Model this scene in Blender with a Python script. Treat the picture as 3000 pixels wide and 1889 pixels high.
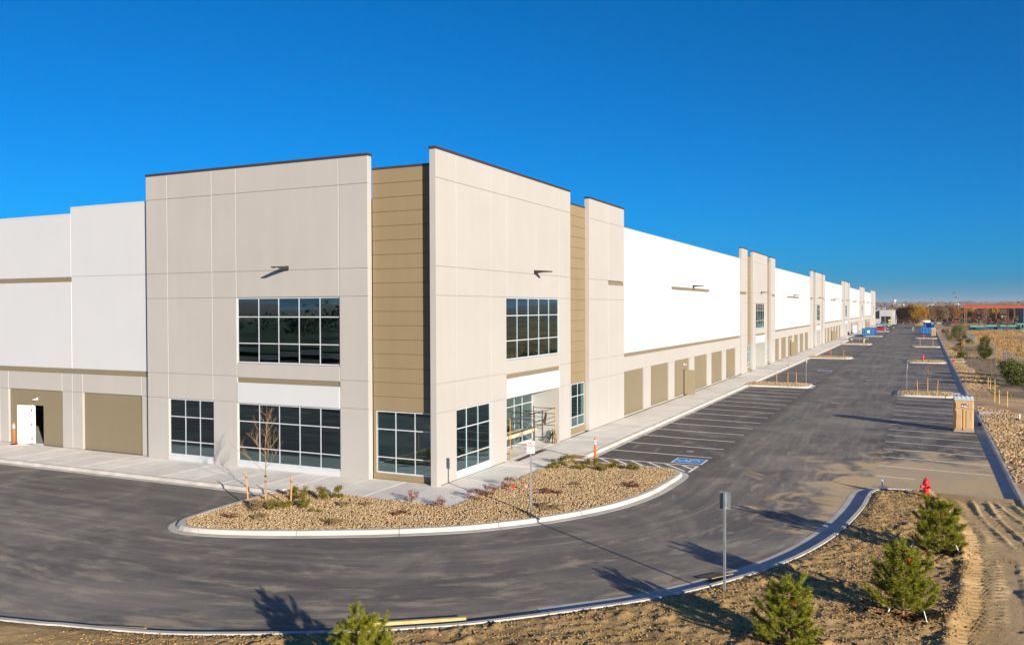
import bpy, bmesh, math, random
import numpy as np
from mathutils import Vector, Matrix
from mathutils.geometry import tessellate_polygon

# ------------------------------------------------------------------ scene, camera, sky, sun
scene = bpy.context.scene
for o in list(bpy.data.objects):
    bpy.data.objects.remove(o)
COL = scene.collection
PI = math.pi
random.seed(7)
RNG = np.random.default_rng(11)

CAM_H = 7.5
cam_d = bpy.data.cameras.new('camera')
cam_d.sensor_width = 36.0
cam_d.lens = 29.99
cam_d.clip_start = 0.1
cam_d.clip_end = 20000
cam = bpy.data.objects.new('camera', cam_d)
COL.objects.link(cam)
CM = [[0.90082041, -0.00387574, 0.43417458], [0.43417771, 0.0161189, -0.90068302], [-0.00350761, 0.99986257, 0.016203]]
cam.matrix_world = Matrix.Translation((0, 0, CAM_H)) @ Matrix(CM).to_4x4()
scene.camera = cam

SUN_EL = math.radians(13.6)
SH = Vector((-0.835, 0.55, 0)).normalized()          # where shadows fall
TO_SUN = Vector((-SH.x * math.cos(SUN_EL), -SH.y * math.cos(SUN_EL), math.sin(SUN_EL)))
sun_d = bpy.data.lights.new('sun', 'SUN')
sun_d.energy = 5.0
sun_d.angle = math.radians(0.5)
sun_d.color = (1.0, 0.885, 0.715)
sun = bpy.data.objects.new('sun', sun_d)
sun.rotation_euler = TO_SUN.to_track_quat('Z', 'Y').to_euler()
sun.location = (40, -30, 40)
COL.objects.link(sun)

world = bpy.data.worlds.new('World')
scene.world = world
world.use_nodes = True
wn = world.node_tree.nodes
wl = world.node_tree.links
wn.clear()
sky = wn.new('ShaderNodeTexSky')
sky.sky_type = 'NISHITA'
sky.sun_disc = False
sky.sun_elevation = SUN_EL
sky.sun_rotation = math.atan2(TO_SUN.x, TO_SUN.y)
sky.altitude = 1600
sky.air_density = 1.0
sky.dust_density = 2.2
sky.ozone_density = 8.5
bg = wn.new('ShaderNodeBackground')
bg.inputs['Strength'].default_value = 0.076
wo = wn.new('ShaderNodeOutputWorld')
hs = wn.new('ShaderNodeHueSaturation')
hs.inputs['Hue'].default_value = 0.497
hs.inputs['Saturation'].default_value = 1.45
wl.new(sky.outputs[0], hs.inputs['Color'])
wl.new(hs.outputs[0], bg.inputs['Color'])
wl.new(bg.outputs[0], wo.inputs['Surface'])

vs = scene.view_settings
vs.view_transform = 'Standard'
vs.look = 'None'
vs.gamma = 1.0
vs.use_curve_mapping = False
vs.exposure = 0.85

# ------------------------------------------------------------------ materials
MATS = {}

def nmat(name):
    m = bpy.data.materials.new(name)
    m.use_nodes = True
    nt = m.node_tree
    b = nt.nodes['Principled BSDF']
    MATS[name] = m
    return m, nt, b

def N(nt, t, **kw):
    n = nt.nodes.new(t)
    for k, v in kw.items():
        if k.startswith('i_'):
            n.inputs[k[2:].replace('_', ' ')].default_value = v
        else:
            setattr(n, k, v)
    return n

def c4(c):
    return (c[0], c[1], c[2], 1.0)

def pos(nt):
    return N(nt, 'ShaderNodeNewGeometry').outputs['Position']

def noise(nt, vec, scale, detail=5, rough=0.55, dist=0.0, dim='3D'):
    n = N(nt, 'ShaderNodeTexNoise')
    n.noise_dimensions = dim
    n.inputs['Scale'].default_value = scale
    n.inputs['Detail'].default_value = detail
    n.inputs['Roughness'].default_value = rough
    n.inputs['Distortion'].default_value = dist
    nt.links.new(vec, n.inputs['Vector'])
    return n.outputs['Fac']

def ramp(nt, fac, stops):
    r = N(nt, 'ShaderNodeValToRGB')
    el = r.color_ramp.elements
    while len(el) < len(stops):
        el.new(0.5)
    for e, (p, c) in zip(el, stops):
        e.position = p
        e.color = c4(c) if len(c) == 3 else c
    nt.links.new(fac, r.inputs['Fac'])
    return r.outputs['Color']

def mix(nt, fac, a, b, blend='MIX'):
    m = N(nt, 'ShaderNodeMix', data_type='RGBA', blend_type=blend)
    for s, v in ((0, fac), (6, a), (7, b)):
        if isinstance(v, (int, float)):
            m.inputs[s].default_value = v
        elif isinstance(v, tuple):
            m.inputs[s].default_value = c4(v)
        else:
            nt.links.new(v, m.inputs[s])
    return m.outputs[2]

def mth(nt, op, a, b=0.0, clamp=False):
    m = N(nt, 'ShaderNodeMath', operation=op, use_clamp=clamp)
    for i, v in enumerate((a, b)):
        if isinstance(v, (int, float)):
            m.inputs[i].default_value = v
        else:
            nt.links.new(v, m.inputs[i])
    return m.outputs[0]

def mrange(nt, v, a, b, c=0.0, d=1.0, smooth=True):
    m = N(nt, 'ShaderNodeMapRange')
    if smooth:
        m.interpolation_type = 'SMOOTHSTEP'
    m.inputs[1].default_value = a
    m.inputs[2].default_value = b
    m.inputs[3].default_value = c
    m.inputs[4].default_value = d
    nt.links.new(v, m.inputs[0])
    return m.outputs[0]

def bump(nt, b, h, strength=0.3, dist=0.02):
    n = N(nt, 'ShaderNodeBump')
    n.inputs['Strength'].default_value = strength
    n.inputs['Distance'].default_value = dist
    nt.links.new(h, n.inputs['Height'])
    nt.links.new(n.outputs[0], b.inputs['Normal'])

def pm(name, c1, c2=None, scale=1.0, rough=0.8, spec=0.3, metal=0.0, bmp=0.0, bscale=30, bdist=0.01, detail=5, lo=0.35, hi=0.65):
    m, nt, b = nmat(name)
    b.inputs['Roughness'].default_value = rough
    b.inputs['Specular IOR Level'].default_value = spec
    b.inputs['Metallic'].default_value = metal
    if c2 is None:
        b.inputs['Base Color'].default_value = c4(c1)
    else:
        p = pos(nt)
        f = noise(nt, p, scale, detail)
        nt.links.new(ramp(nt, f, [(lo, c1), (hi, c2)]), b.inputs['Base Color'])
    if bmp:
        p = pos(nt)
        bump(nt, b, noise(nt, p, bscale, 4), bmp, bdist)
    return m

def rnd_island(name, stops, rough=0.85, spec=0.2, trans=0.0, mott=0.0):
    m, nt, b = nmat(name)
    g = N(nt, 'ShaderNodeNewGeometry')
    col = ramp(nt, g.outputs['Random Per Island'], stops)
    nt.links.new(col, b.inputs['Base Color'])
    b.inputs['Roughness'].default_value = rough
    b.inputs['Specular IOR Level'].default_value = spec
    if trans:
        t = N(nt, 'ShaderNodeBsdfTranslucent')
        nt.links.new(col, t.inputs['Color'])
        ms = N(nt, 'ShaderNodeMixShader')
        ms.inputs[0].default_value = trans
        out = nt.nodes['Material Output']
        nt.links.new(b.outputs[0], ms.inputs[1])
        nt.links.new(t.outputs[0], ms.inputs[2])
        nt.links.new(ms.outputs[0], out.inputs['Surface'])
    return m

def paint(name, c, var=0.05, rough=0.75):
    # painted concrete: faint mottling, rain streaks and sandy relief
    m, nt, b = nmat(name)
    p = pos(nt)
    f1 = noise(nt, p, 0.35, 6, 0.6)
    mp = N(nt, 'ShaderNodeMapping')
    mp.inputs['Scale'].default_value = (1.6, 1.6, 0.12)
    nt.links.new(p, mp.inputs['Vector'])
    f2 = noise(nt, mp.outputs[0], 1.0, 5, 0.6)
    f = mth(nt, 'ADD', mth(nt, 'MULTIPLY', f1, 0.6), mth(nt, 'MULTIPLY', f2, 0.4))
    d = tuple(x * (1 - var) for x in c)
    e = tuple(min(1, x * (1 + var)) for x in c)
    nt.links.new(ramp(nt, f, [(0.3, d), (0.7, e)]), b.inputs['Base Color'])
    b.inputs['Roughness'].default_value = rough
    b.inputs['Specular IOR Level'].default_value = 0.2
    bump(nt, b, noise(nt, p, 60, 3), 0.12, 0.01)
    return m

BEIGE = paint('beige_paint', (0.375, 0.355, 0.335))
WHITE = paint('white_paint', (0.475, 0.485, 0.505), 0.03)
TAN = paint('tan_paint', (0.24, 0.182, 0.106), 0.07)
OLIVE = paint('olive_tan_paint', (0.195, 0.162, 0.104), 0.06)
COPING = pm('dark_bronze_metal', (0.045, 0.034, 0.03), rough=0.5, spec=0.4)
COPINGW = pm('light_grey_coping', (0.5, 0.48, 0.45), rough=0.5)
ALU = pm('aluminium', (0.6, 0.62, 0.66), (0.52, 0.54, 0.58), 3, rough=0.42, metal=0.25)
BRONZE = pm('lamp_bronze', (0.03, 0.022, 0.018), rough=0.45, spec=0.5)
GALV = pm('galvanised_steel', (0.36, 0.39, 0.41), (0.27, 0.3, 0.32), 9, rough=0.45, metal=0.5)
CONC = pm('sidewalk_concrete', (0.66, 0.61, 0.54), (0.78, 0.725, 0.65), 0.9, rough=0.85, bmp=0.15, bscale=25)
CURB = pm('kerb_concrete', (0.42, 0.39, 0.35), (0.54, 0.505, 0.455), 1.1, rough=0.85, bmp=0.15, bscale=25)
FLOORIN = pm('interior_concrete', (0.42, 0.42, 0.4), (0.52, 0.51, 0.49), 0.6, rough=0.5)
DARKIN = pm('interior_wall', (0.4, 0.4, 0.4), rough=0.9)
ROOF = pm('roof_membrane', (0.6, 0.6, 0.6), rough=0.7)
LINE = pm('white_road_paint', (0.78, 0.74, 0.68), (0.92, 0.88, 0.82), 6, rough=0.7)
WOOD = pm('stake_wood', (0.42, 0.2, 0.06), (0.55, 0.3, 0.1), 8, rough=0.8)
DECKW = pm('deck_wood', (0.5, 0.38, 0.25), (0.6, 0.47, 0.33), 5, rough=0.8)
LUMBER = pm('lumber', (0.5, 0.33, 0.14), (0.6, 0.43, 0.2), 4, rough=0.8)
ORANGE = pm('orange_plastic', (0.85, 0.14, 0.02), rough=0.45)
REFL = pm('white_reflective', (0.85, 0.85, 0.85), rough=0.5)
SIGNW = pm('sign_white', (0.8, 0.79, 0.8), rough=0.45)
SIGNR = pm('sign_red', (0.5, 0.02, 0.03), rough=0.5)
BLACK = pm('black_rubber', (0.012, 0.012, 0.013), rough=0.7)
RED = pm('hydrant_red', (0.6, 0.015, 0.02), (0.5, 0.012, 0.018), 8, rough=0.35, spec=0.5)
BLUEP = pm('ada_blue', (0.02, 0.18, 0.52), (0.03, 0.24, 0.6), 5, rough=0.7)
SCAFY = pm('scaffold_yellow', (0.5, 0.28, 0.02), (0.3, 0.15, 0.03), 6, rough=0.5)
SCAFB = pm('scaffold_brown', (0.08, 0.05, 0.035), rough=0.6, metal=0.3)
POTTY = pm('potty_plastic', (0.42, 0.275, 0.135), (0.48, 0.315, 0.155), 1.5, rough=0.5)
POTTYR = pm('potty_roof', (0.4, 0.45, 0.48), rough=0.5)
PURPLE = pm('purple_label', (0.16, 0.03, 0.11), rough=0.5)
DUMPB = pm('dumpster_blue', (0.02, 0.12, 0.38), (0.03, 0.16, 0.45), 2, rough=0.5)
DUMPT = pm('dumpster_teal', (0.02, 0.14, 0.3), (0.02, 0.17, 0.35), 2, rough=0.5)
WHITEM = pm('white_metal', (0.8, 0.8, 0.8), rough=0.4)
BARK = pm('bark', (0.16, 0.095, 0.055), (0.25, 0.16, 0.09), 12, rough=0.9)
TWIG = pm('twig_bark', (0.32, 0.205, 0.11), (0.25, 0.16, 0.09), 10, rough=0.85)

# thin reflective glass: fresnel mirror over a grey-green see-through pane
m, nt, b = nmat('tinted_glass')
nt.nodes.remove(b)
fr = N(nt, 'ShaderNodeFresnel')
fr.inputs['IOR'].default_value = 1.62
fac = mth(nt, 'ADD', mth(nt, 'MULTIPLY', fr.outputs[0], 1.6), 0.18, True)
gl = N(nt, 'ShaderNodeBsdfGlossy')
gl.inputs['Roughness'].default_value = 0.01
gl.inputs['Color'].default_value = (0.55, 0.78, 0.84, 1)
pp = N(nt, 'ShaderNodeNewGeometry').outputs['Position']
nb = N(nt, 'ShaderNodeBump')
nb.inputs['Strength'].default_value = 0.02
nb.inputs['Distance'].default_value = 0.02
nt.links.new(noise(nt, pp, 1.3, 2), nb.inputs['Height'])
nt.links.new(nb.outputs[0], gl.inputs['Normal'])
tr = N(nt, 'ShaderNodeBsdfTransparent')
tr.inputs['Color'].default_value = (0.58, 0.68, 0.66, 1)
ms = N(nt, 'ShaderNodeMixShader')
nt.links.new(fac, ms.inputs[0])
nt.links.new(tr.outputs[0], ms.inputs[1])
nt.links.new(gl.outputs[0], ms.inputs[2])
nt.links.new(ms.outputs[0], nt.nodes['Material Output'].inputs['Surface'])
GLASS = m
CARGLASS = pm('car_glass', (0.015, 0.02, 0.025), rough=0.08, spec=0.8)

# asphalt: tyre streaks that follow the road round the corner, dust and soil carried on to it
m, nt, b = nmat('asphalt')
p = pos(nt)
sx = N(nt, 'ShaderNodeSeparateXYZ')
nt.links.new(p, sx.inputs[0])
X, Y = sx.outputs[0], sx.outputs[1]
ax = mth(nt, 'MAXIMUM', mth(nt, 'ADD', X, 22.0), 0.0)
ay = mth(nt, 'MAXIMUM', mth(nt, 'SUBTRACT', 35.0, Y), 0.0)
rr = mth(nt, 'SQRT', mth(nt, 'ADD', mth(nt, 'MULTIPLY', ax, ax), mth(nt, 'MULTIPLY', ay, ay)))
al = mth(nt, 'ADD', X, Y)
cv = N(nt, 'ShaderNodeCombineXYZ')
nt.links.new(mth(nt, 'MULTIPLY', rr, 1.6), cv.inputs[0])
nt.links.new(mth(nt, 'MULTIPLY', al, 0.10), cv.inputs[1])
streak = noise(nt, cv.outputs[0], 1.0, 7, 0.62, 0.25)
cv2 = N(nt, 'ShaderNodeCombineXYZ')
nt.links.new(mth(nt, 'MULTIPLY', rr, 6.0), cv2.inputs[0])
nt.links.new(mth(nt, 'MULTIPLY', al, 0.35), cv2.inputs[1])
streak2 = noise(nt, cv2.outputs[0], 1.0, 6, 0.65, 0.3)
blot = noise(nt, p, 0.11, 6, 0.6, 0.4)
fine = noise(nt, p, 45, 3, 0.7)
base = ramp(nt, blot, [(0.3, (0.098, 0.088, 0.079)), (0.7, (0.15, 0.135, 0.12))])
base = mix(nt, mrange(nt, streak, 0.42, 0.72), base, (0.22, 0.192, 0.16))
base = mix(nt, mth(nt, 'MULTIPLY', mrange(nt, streak2, 0.52, 0.8), 0.55), base, (0.29, 0.25, 0.2))
base = mix(nt, mth(nt, 'MULTIPLY', mrange(nt, streak2, 0.48, 0.28), 0.5), base, (0.07, 0.062, 0.055))
# the stalls are hardly driven on yet: fresher, darker asphalt than in the aisle
st = mth(nt, 'ADD', mrange(nt, X, -8.6, -9.8), mrange(nt, X, -2.9, -1.6), True)
st = mth(nt, 'MULTIPLY', st, mrange(nt, Y, 38.0, 44.0))
base = mix(nt, mth(nt, 'MULTIPLY', st, 0.82), base, mix(nt, blot, (0.05, 0.044, 0.041), (0.09, 0.08, 0.073)))
# pale scrub arcs left by turning tyres
for (ccx, ccy, rad, wd) in ((-35.5, 19.0, 4.6, 0.5), (-31.0, 22.5, 6.2, 0.3), (-27.5, 16.8, 2.6, 0.35), (-33.0, 24.0, 3.4, 0.45), (-29.5, 14.0, 8.0, 0.4), (-6.0, 60.0, 5.5, 0.35), (-24.0, 36.0, 17.0, 0.5), (-7.5, 50.5, 0.6, 2.6)):
    dvv = N(nt, 'ShaderNodeVectorMath', operation='DISTANCE')
    nt.links.new(p, dvv.inputs[0])
    dvv.inputs[1].default_value = (ccx, ccy, -0.15)
    q = mth(nt, 'ABSOLUTE', mth(nt, 'SUBTRACT', dvv.outputs['Value'], rad))
    q = mth(nt, 'MULTIPLY', mrange(nt, q, 0.0, wd, 1.0, 0.0), mrange(nt, streak2, 0.4, 0.62, 0.05, 0.42))
    base = mix(nt, q, base, (0.33, 0.295, 0.24))
# soil tracked in from the dirt drive
dv = N(nt, 'ShaderNodeVectorMath', operation='DISTANCE')
mpv = N(nt, 'ShaderNodeMapping')
mpv.inputs['Scale'].default_value = (1.0, 0.62, 1.0)
nt.links.new(p, mpv.inputs['Vector'])
nt.links.new(mpv.outputs[0], dv.inputs[0])
dv.inputs[1].default_value = (1.5, 38.4 * 0.62, -0.15)
dn = noise(nt, p, 0.5, 6, 0.62, 0.8)
dm = mth(nt, 'SUBTRACT', mrange(nt, dv.outputs['Value'], 0.8, 10.0, 1.0, 0.0, False), mth(nt, 'MULTIPLY', mth(nt, 'SUBTRACT', dn, 0.5), -1.9))
base = mix(nt, mth(nt, 'MULTIPLY', mrange(nt, dm, 0.3, 0.62), 0.92), base, (0.62, 0.44, 0.235))
# scattered mud scuffs, more of them near the dirt kerb
cv3 = N(nt, 'ShaderNodeCombineXYZ')
nt.links.new(mth(nt, 'MULTIPLY', rr, 1.5), cv3.inputs[0])
nt.links.new(mth(nt, 'MULTIPLY', al, 0.33), cv3.inputs[1])
sc = noise(nt, cv3.outputs[0], 1.0, 9, 0.68, 0.3)
edge = mrange(nt, rr, 8.0, 21.0, 0.0, 0.1)
scm = mth(nt, 'MULTIPLY', mrange(nt, mth(nt, 'ADD', sc, edge), 0.58, 0.74), mrange(nt, Y, 38.0, 60.0, 1.0, 0.25))
base = mix(nt, mth(nt, 'MULTIPLY', scm, 0.68), base, (0.46, 0.37, 0.25))
spk = noise(nt, p, 14, 2, 0.6)
base = mix(nt, mth(nt, 'MULTIPLY', mrange(nt, spk, 0.66, 0.76), 0.5), base, (0.5, 0.44, 0.36))
grit = noise(nt, p, 22, 4, 0.75)
base = mix(nt, mth(nt, 'MULTIPLY', mrange(nt, grit, 0.5, 0.32), 0.4), base, (0.045, 0.04, 0.036))
dus = noise(nt, p, 0.22, 8, 0.66, 0.9)
base = mix(nt, mth(nt, 'MULTIPLY', mrange(nt, mth(nt, 'ADD', dus, mrange(nt, rr, 9.0, 21.0, 0.0, 0.07)), 0.49, 0.68), 0.36), base, (0.36, 0.315, 0.255))
base = mix(nt, mth(nt, 'MULTIPLY', mrange(nt, fine, 0.55, 0.75), 0.28), base, (0.3, 0.255, 0.2))
nt.links.new(base, b.inputs['Base Color'])
b.inputs['Roughness'].default_value = 0.8
b.inputs['Specular IOR Level'].default_value = 0.35
bump(nt, b, fine, 0.3, 0.008)
ASPHALT = m

# bare soil
m, nt, b = nmat('soil')
p = pos(nt)
f1 = noise(nt, p, 0.45, 7, 0.62, 0.5)
f2 = noise(nt, p, 9, 6, 0.7)
col = ramp(nt, f1, [(0.28, (0.27, 0.172, 0.072)), (0.5, (0.4, 0.263, 0.116)), (0.74, (0.52, 0.36, 0.178))])
col = mix(nt, mrange(nt, f2, 0.55, 0.3, 0.0, 0.5), col, (0.2, 0.115, 0.042))
sx = N(nt, 'ShaderNodeSeparateXYZ')
nt.links.new(p, sx.inputs[0])
lane = mth(nt, 'MULTIPLY', mrange(nt, sx.outputs[0], 0.9, 2.2), mrange(nt, sx.outputs[1], 12.0, 24.0))
f3 = noise(nt, p, 1.3, 6, 0.6, 0.5)
col = mix(nt, mth(nt, 'MULTIPLY', lane, mrange(nt, f3, 0.3, 0.6, 0.3, 0.9)), col, (0.52, 0.375, 0.205))
nt.links.new(col, b.inputs['Base Color'])
b.inputs['Roughness'].default_value = 0.95
b.inputs['Specular IOR Level'].default_value = 0.1
bump(nt, b, f2, 0.6, 0.03)
SOIL = m
CLOD = rnd_island('soil_clods', [(0.0, (0.2, 0.127, 0.054)), (0.5, (0.3, 0.195, 0.086)), (1.0, (0.38, 0.25, 0.115))], 0.95, 0.1)
STONE = rnd_island('river_rock', [(0.0, (0.2, 0.13, 0.065)), (0.2, (0.44, 0.31, 0.165)), (0.4, (0.31, 0.205, 0.102)), (0.6, (0.53, 0.4, 0.245)), (0.8, (0.37, 0.25, 0.13)), (1.0, (0.27, 0.2, 0.125))], 0.8, 0.25)
STONE2 = rnd_island('strip_rock', [(0.0, (0.26, 0.16, 0.08)), (0.35, (0.46, 0.31, 0.16)), (0.65, (0.36, 0.23, 0.12)), (1.0, (0.62, 0.46, 0.28))], 0.8, 0.25)
BEDROCK = pm('gravel_bed', (0.22, 0.13, 0.055), (0.4, 0.26, 0.12), 14, rough=0.95, bmp=0.6, bscale=20, bdist=0.03)
MULCH = pm('planting_soil', (0.36, 0.215, 0.11), (0.6, 0.41, 0.22), 0.3, rough=0.95, bmp=0.4, bscale=9, bdist=0.03, detail=9)
FIELD = pm('dry_field', (0.26, 0.14, 0.055), (0.58, 0.36, 0.15), 0.09, rough=0.95, bmp=0.4, bscale=2, bdist=0.06, detail=10)
EARTH = pm('far_earth', (0.24, 0.15, 0.08), (0.36, 0.24, 0.12), 0.01, rough=0.95, detail=9)
HILLM = pm('hill_scrub', (0.26, 0.17, 0.11), (0.36, 0.25, 0.15), 0.004, rough=0.95, detail=9)
NEEDLE = rnd_island('pine_needles', [(0.0, (0.085, 0.11, 0.01)), (0.45, (0.225, 0.245, 0.018)), (0.93, (0.42, 0.4, 0.038)), (1.0, (0.38, 0.24, 0.07))], 0.6, 0.25, 0.3)
LEAFG = rnd_island('shrub_leaves', [(0.0, (0.09, 0.085, 0.014)), (0.5, (0.18, 0.155, 0.025)), (1.0, (0.28, 0.22, 0.045))], 0.7, 0.2, 0.25)
LEAFR = rnd_island('reddish_leaves', [(0.0, (0.09, 0.045, 0.03)), (0.6, (0.16, 0.08, 0.05)), (1.0, (0.3, 0.05, 0.06))], 0.7, 0.2, 0.2)
LEAFD = rnd_island('dry_leaves', [(0.0, (0.16, 0.11, 0.055)), (1.0, (0.33, 0.24, 0.12))], 0.8, 0.2, 0.2)
LEAFO = rnd_island('orange_leaves', [(0.0, (0.2, 0.075, 0.012)), (0.5, (0.34, 0.14, 0.02)), (1.0, (0.45, 0.24, 0.02))], 0.7, 0.2, 0.25)
LEAFY = rnd_island('yellow_leaves', [(0.0, (0.4, 0.24, 0.012)), (1.0, (0.62, 0.45, 0.015))], 0.7, 0.2, 0.25)
LEAFB = rnd_island('brown_leaves', [(0.0, (0.11, 0.06, 0.035)), (0.6, (0.18, 0.1, 0.055)), (1.0, (0.26, 0.15, 0.08))], 0.75, 0.2, 0.2)
LEAFE = rnd_island('evergreen_leaves', [(0.0, (0.022, 0.04, 0.014)), (1.0, (0.07, 0.1, 0.035))], 0.7, 0.2, 0.15)
LEAFS = rnd_island('big_shrub_leaves', [(0.0, (0.05, 0.075, 0.015)), (0.6, (0.12, 0.14, 0.03)), (1.0, (0.2, 0.2, 0.05))], 0.7, 0.2, 0.2)
GRASSD = rnd_island('dry_grass_blades', [(0.0, (0.27, 0.15, 0.06)), (0.6, (0.46, 0.29, 0.12)), (1.0, (0.6, 0.42, 0.2))], 0.8, 0.15, 0.25)

# ------------------------------------------------------------------ mesh helpers
class MB:
    def __init__(s):
        s.v = []
        s.f = []
    def add(s, vs, fs):
        k = len(s.v)
        s.v += [tuple(v) for v in vs]
        s.f += [tuple(i + k for i in f) for f in fs]
        return s
    def box(s, x0, x1, y0, y1, z0, z1):
        x0, x1 = min(x0, x1), max(x0, x1)
        y0, y1 = min(y0, y1), max(y0, y1)
        z0, z1 = min(z0, z1), max(z0, z1)
        return s.add([(x0, y0, z0), (x1, y0, z0), (x1, y1, z0), (x0, y1, z0), (x0, y0, z1), (x1, y0, z1), (x1, y1, z1), (x0, y1, z1)],
                     [(0, 3, 2, 1), (4, 5, 6, 7), (0, 1, 5, 4), (1, 2, 6, 5), (2, 3, 7, 6), (3, 0, 4, 7)])
    def bbox(s, x0, x1, y0, y1, z0, z1, c):
        # box with chamfered edges
        bm = bmesh.new()
        bmesh.ops.create_cube(bm, size=1.0)
        for v in bm.verts:
            v.co = Vector(((x0 + x1) / 2 + v.co.x * (x1 - x0), (y0 + y1) / 2 + v.co.y * (y1 - y0), (z0 + z1) / 2 + v.co.z * (z1 - z0)))
        bmesh.ops.bevel(bm, geom=bm.edges[:], offset=c, segments=1, affect='EDGES')
        bm.verts.index_update()
        s.add([v.co[:] for v in bm.verts], [[v.index for v in f.verts] for f in bm.faces])
        bm.free()
        return s
    def tube(s, pts, rad, n=8, cap=True):
        pts = [Vector(p) for p in pts]
        if isinstance(rad, (int, float)):
            rad = [rad] * len(pts)
        rings = []
        up = None
        for i, p in enumerate(pts):
            d = (pts[min(i + 1, len(pts) - 1)] - pts[max(i - 1, 0)])
            d = d.normalized() if d.length > 1e-9 else Vector((0, 0, 1))
            if up is None:
                up = Vector((1, 0, 0)) if abs(d.x) < 0.8 else Vector((0, 1, 0))
            a = d.cross(up)
            a = a.normalized() if a.length > 1e-6 else Vector((0, 1, 0))
            bb = d.cross(a).normalized()
            up = -a.cross(d).normalized() if False else up
            rings.append([p + (a * math.cos(2 * PI * k / n) + bb * math.sin(2 * PI * k / n)) * rad[i] for k in range(n)])
        vs = [v for r in rings for v in r]
        fs = []
        for i in range(len(pts) - 1):
            for k in range(n):
                k2 = (k + 1) % n
                fs.append((i * n + k, i * n + k2, (i + 1) * n + k2, (i + 1) * n + k))
        if cap:
            fs.append(tuple(reversed(range(n))))
            fs.append(tuple((len(pts) - 1) * n + k for k in range(n)))
        return s.add(vs, fs)
    def lathe(s, prof, c=(0, 0, 0), n=14):
        vs = []
        for r, z in prof:
            for k in range(n):
                vs.append((c[0] + r * math.cos(2 * PI * k / n), c[1] + r * math.sin(2 * PI * k / n), c[2] + z))
        fs = []
        for i in range(len(prof) - 1):
            for k in range(n):
                k2 = (k + 1) % n
                fs.append((i * n + k, i * n + k2, (i + 1) * n + k2, (i + 1) * n + k))
        fs.append(tuple(reversed(range(n))))
        fs.append(tuple((len(prof) - 1) * n + k for k in range(n)))
        return s.add(vs, fs)
    def prism(s, poly, z0, z1):
        # vertical prism over an (x, y) polygon
        n = len(poly)
        area = sum(poly[i][0] * poly[(i + 1) % n][1] - poly[(i + 1) % n][0] * poly[i][1] for i in range(n))
        if area < 0:
            poly = poly[::-1]
        vs = [(x, y, z0) for x, y in poly] + [(x, y, z1) for x, y in poly]
        tri = tessellate_polygon([[Vector((x, y, 0)) for x, y in poly]])
        fs = []
        for t in tri:
            a, b_, c = t
            cr = (poly[b_][0] - poly[a][0]) * (poly[c][1] - poly[a][1]) - (poly[b_][1] - poly[a][1]) * (poly[c][0] - poly[a][0])
            t = (a, b_, c) if cr > 0 else (a, c, b_)
            fs.append(tuple(i + n for i in t))
            fs.append(tuple(reversed(t)))
        for i in range(n):
            j = (i + 1) % n
            fs.append((i, j, j + n, i + n))
        return s.add(vs, fs)
    def ext(s, prof, axis, a0, a1):
        # extrude a 2-D polygon (u, z) along an axis; prof in order, caps tessellated
        k = len(s.v)
        t = MB()
        t.prism(prof, a0, a1)
        for (u, w, a) in t.v:
            s.v.append((a, u, w) if axis == 'x' else (u, a, w))
        for f in t.f:
            g = tuple(i + k for i in f)
            s.f.append(g if axis == 'x' else tuple(reversed(g)))
        return s

def mesh_np(name, V, F, smooth=False):
    me = bpy.data.meshes.new(name)
    V = np.asarray(V, dtype=np.float32)
    F = np.asarray(F, dtype=np.int32)
    k = F.shape[1]
    me.vertices.add(len(V))
    me.vertices.foreach_set('co', V.ravel())
    me.loops.add(F.size)
    me.loops.foreach_set('vertex_index', F.ravel())
    me.polygons.add(len(F))
    me.polygons.foreach_set('loop_start', np.arange(0, F.size, k, dtype=np.int32))
    me.polygons.foreach_set('loop_total', np.full(len(F), k, dtype=np.int32))
    if smooth:
        me.polygons.foreach_set('use_smooth', np.ones(len(F), dtype=bool))
    me.update(calc_edges=True)
    return me

def link(name, me, mat=None, parent=None, smooth=False):
    if mat is not None and not me.materials:
        me.materials.append(mat)
    o = bpy.data.objects.new(name, me)
    COL.objects.link(o)
    if parent is not None:
        o.parent = parent
    return o

def obj(name, mb, mat, parent=None, off=None, smooth=False):
    # off: world position of the parent empty when the mesh was written in world coordinates
    v = mb.v
    if off is not None:
        v = [(a - off[0], b_ - off[1], c - off[2]) for a, b_, c in v]
    me = bpy.data.meshes.new(name)
    me.from_pydata(v, [], mb.f)
    if smooth:
        me.polygons.foreach_set('use_smooth', [True] * len(me.polygons))
    me.update()
    return link(name, me, mat, parent)

def tag(o, label=None, cat=None, group=None, kind=None):
    if label:
        o['label'] = label
    if cat:
        o['category'] = cat
    if group:
        o['group'] = group
    if kind:
        o['kind'] = kind
    return o

def thing(name, label, cat, loc=(0, 0, 0), rz=0.0, group=None):
    o = bpy.data.objects.new(name, None)
    o.empty_display_size = 0.3
    COL.objects.link(o)
    o.location = loc
    o.rotation_euler = (0, 0, rz)
    return tag(o, label, cat, group)

def dup(root, loc, rz=0.0, label=None, sc=1.0, group=None):
    r = root.copy()
    COL.objects.link(r)
    r.location = loc
    r.rotation_euler = (0, 0, rz)
    r.scale = (sc, sc, sc)
    if label:
        r['label'] = label
    if group:
        r['group'] = group
    for ch in list(root.children):
        c = ch.copy()
        COL.objects.link(c)
        c.parent = r
        for g in list(ch.children):
            d = g.copy()
            COL.objects.link(d)
            d.parent = c
    return r

def hash2(ix, iy, seed):
    h = (ix.astype(np.int64) * 374761393 + iy.astype(np.int64) * 668265263 + seed * 1442695041) & 0x7fffffff
    h = ((h ^ (h >> 13)) * 1274126177) & 0x7fffffff
    h = h ^ (h >> 16)
    return (h & 0xffff) / 65535.0

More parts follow.
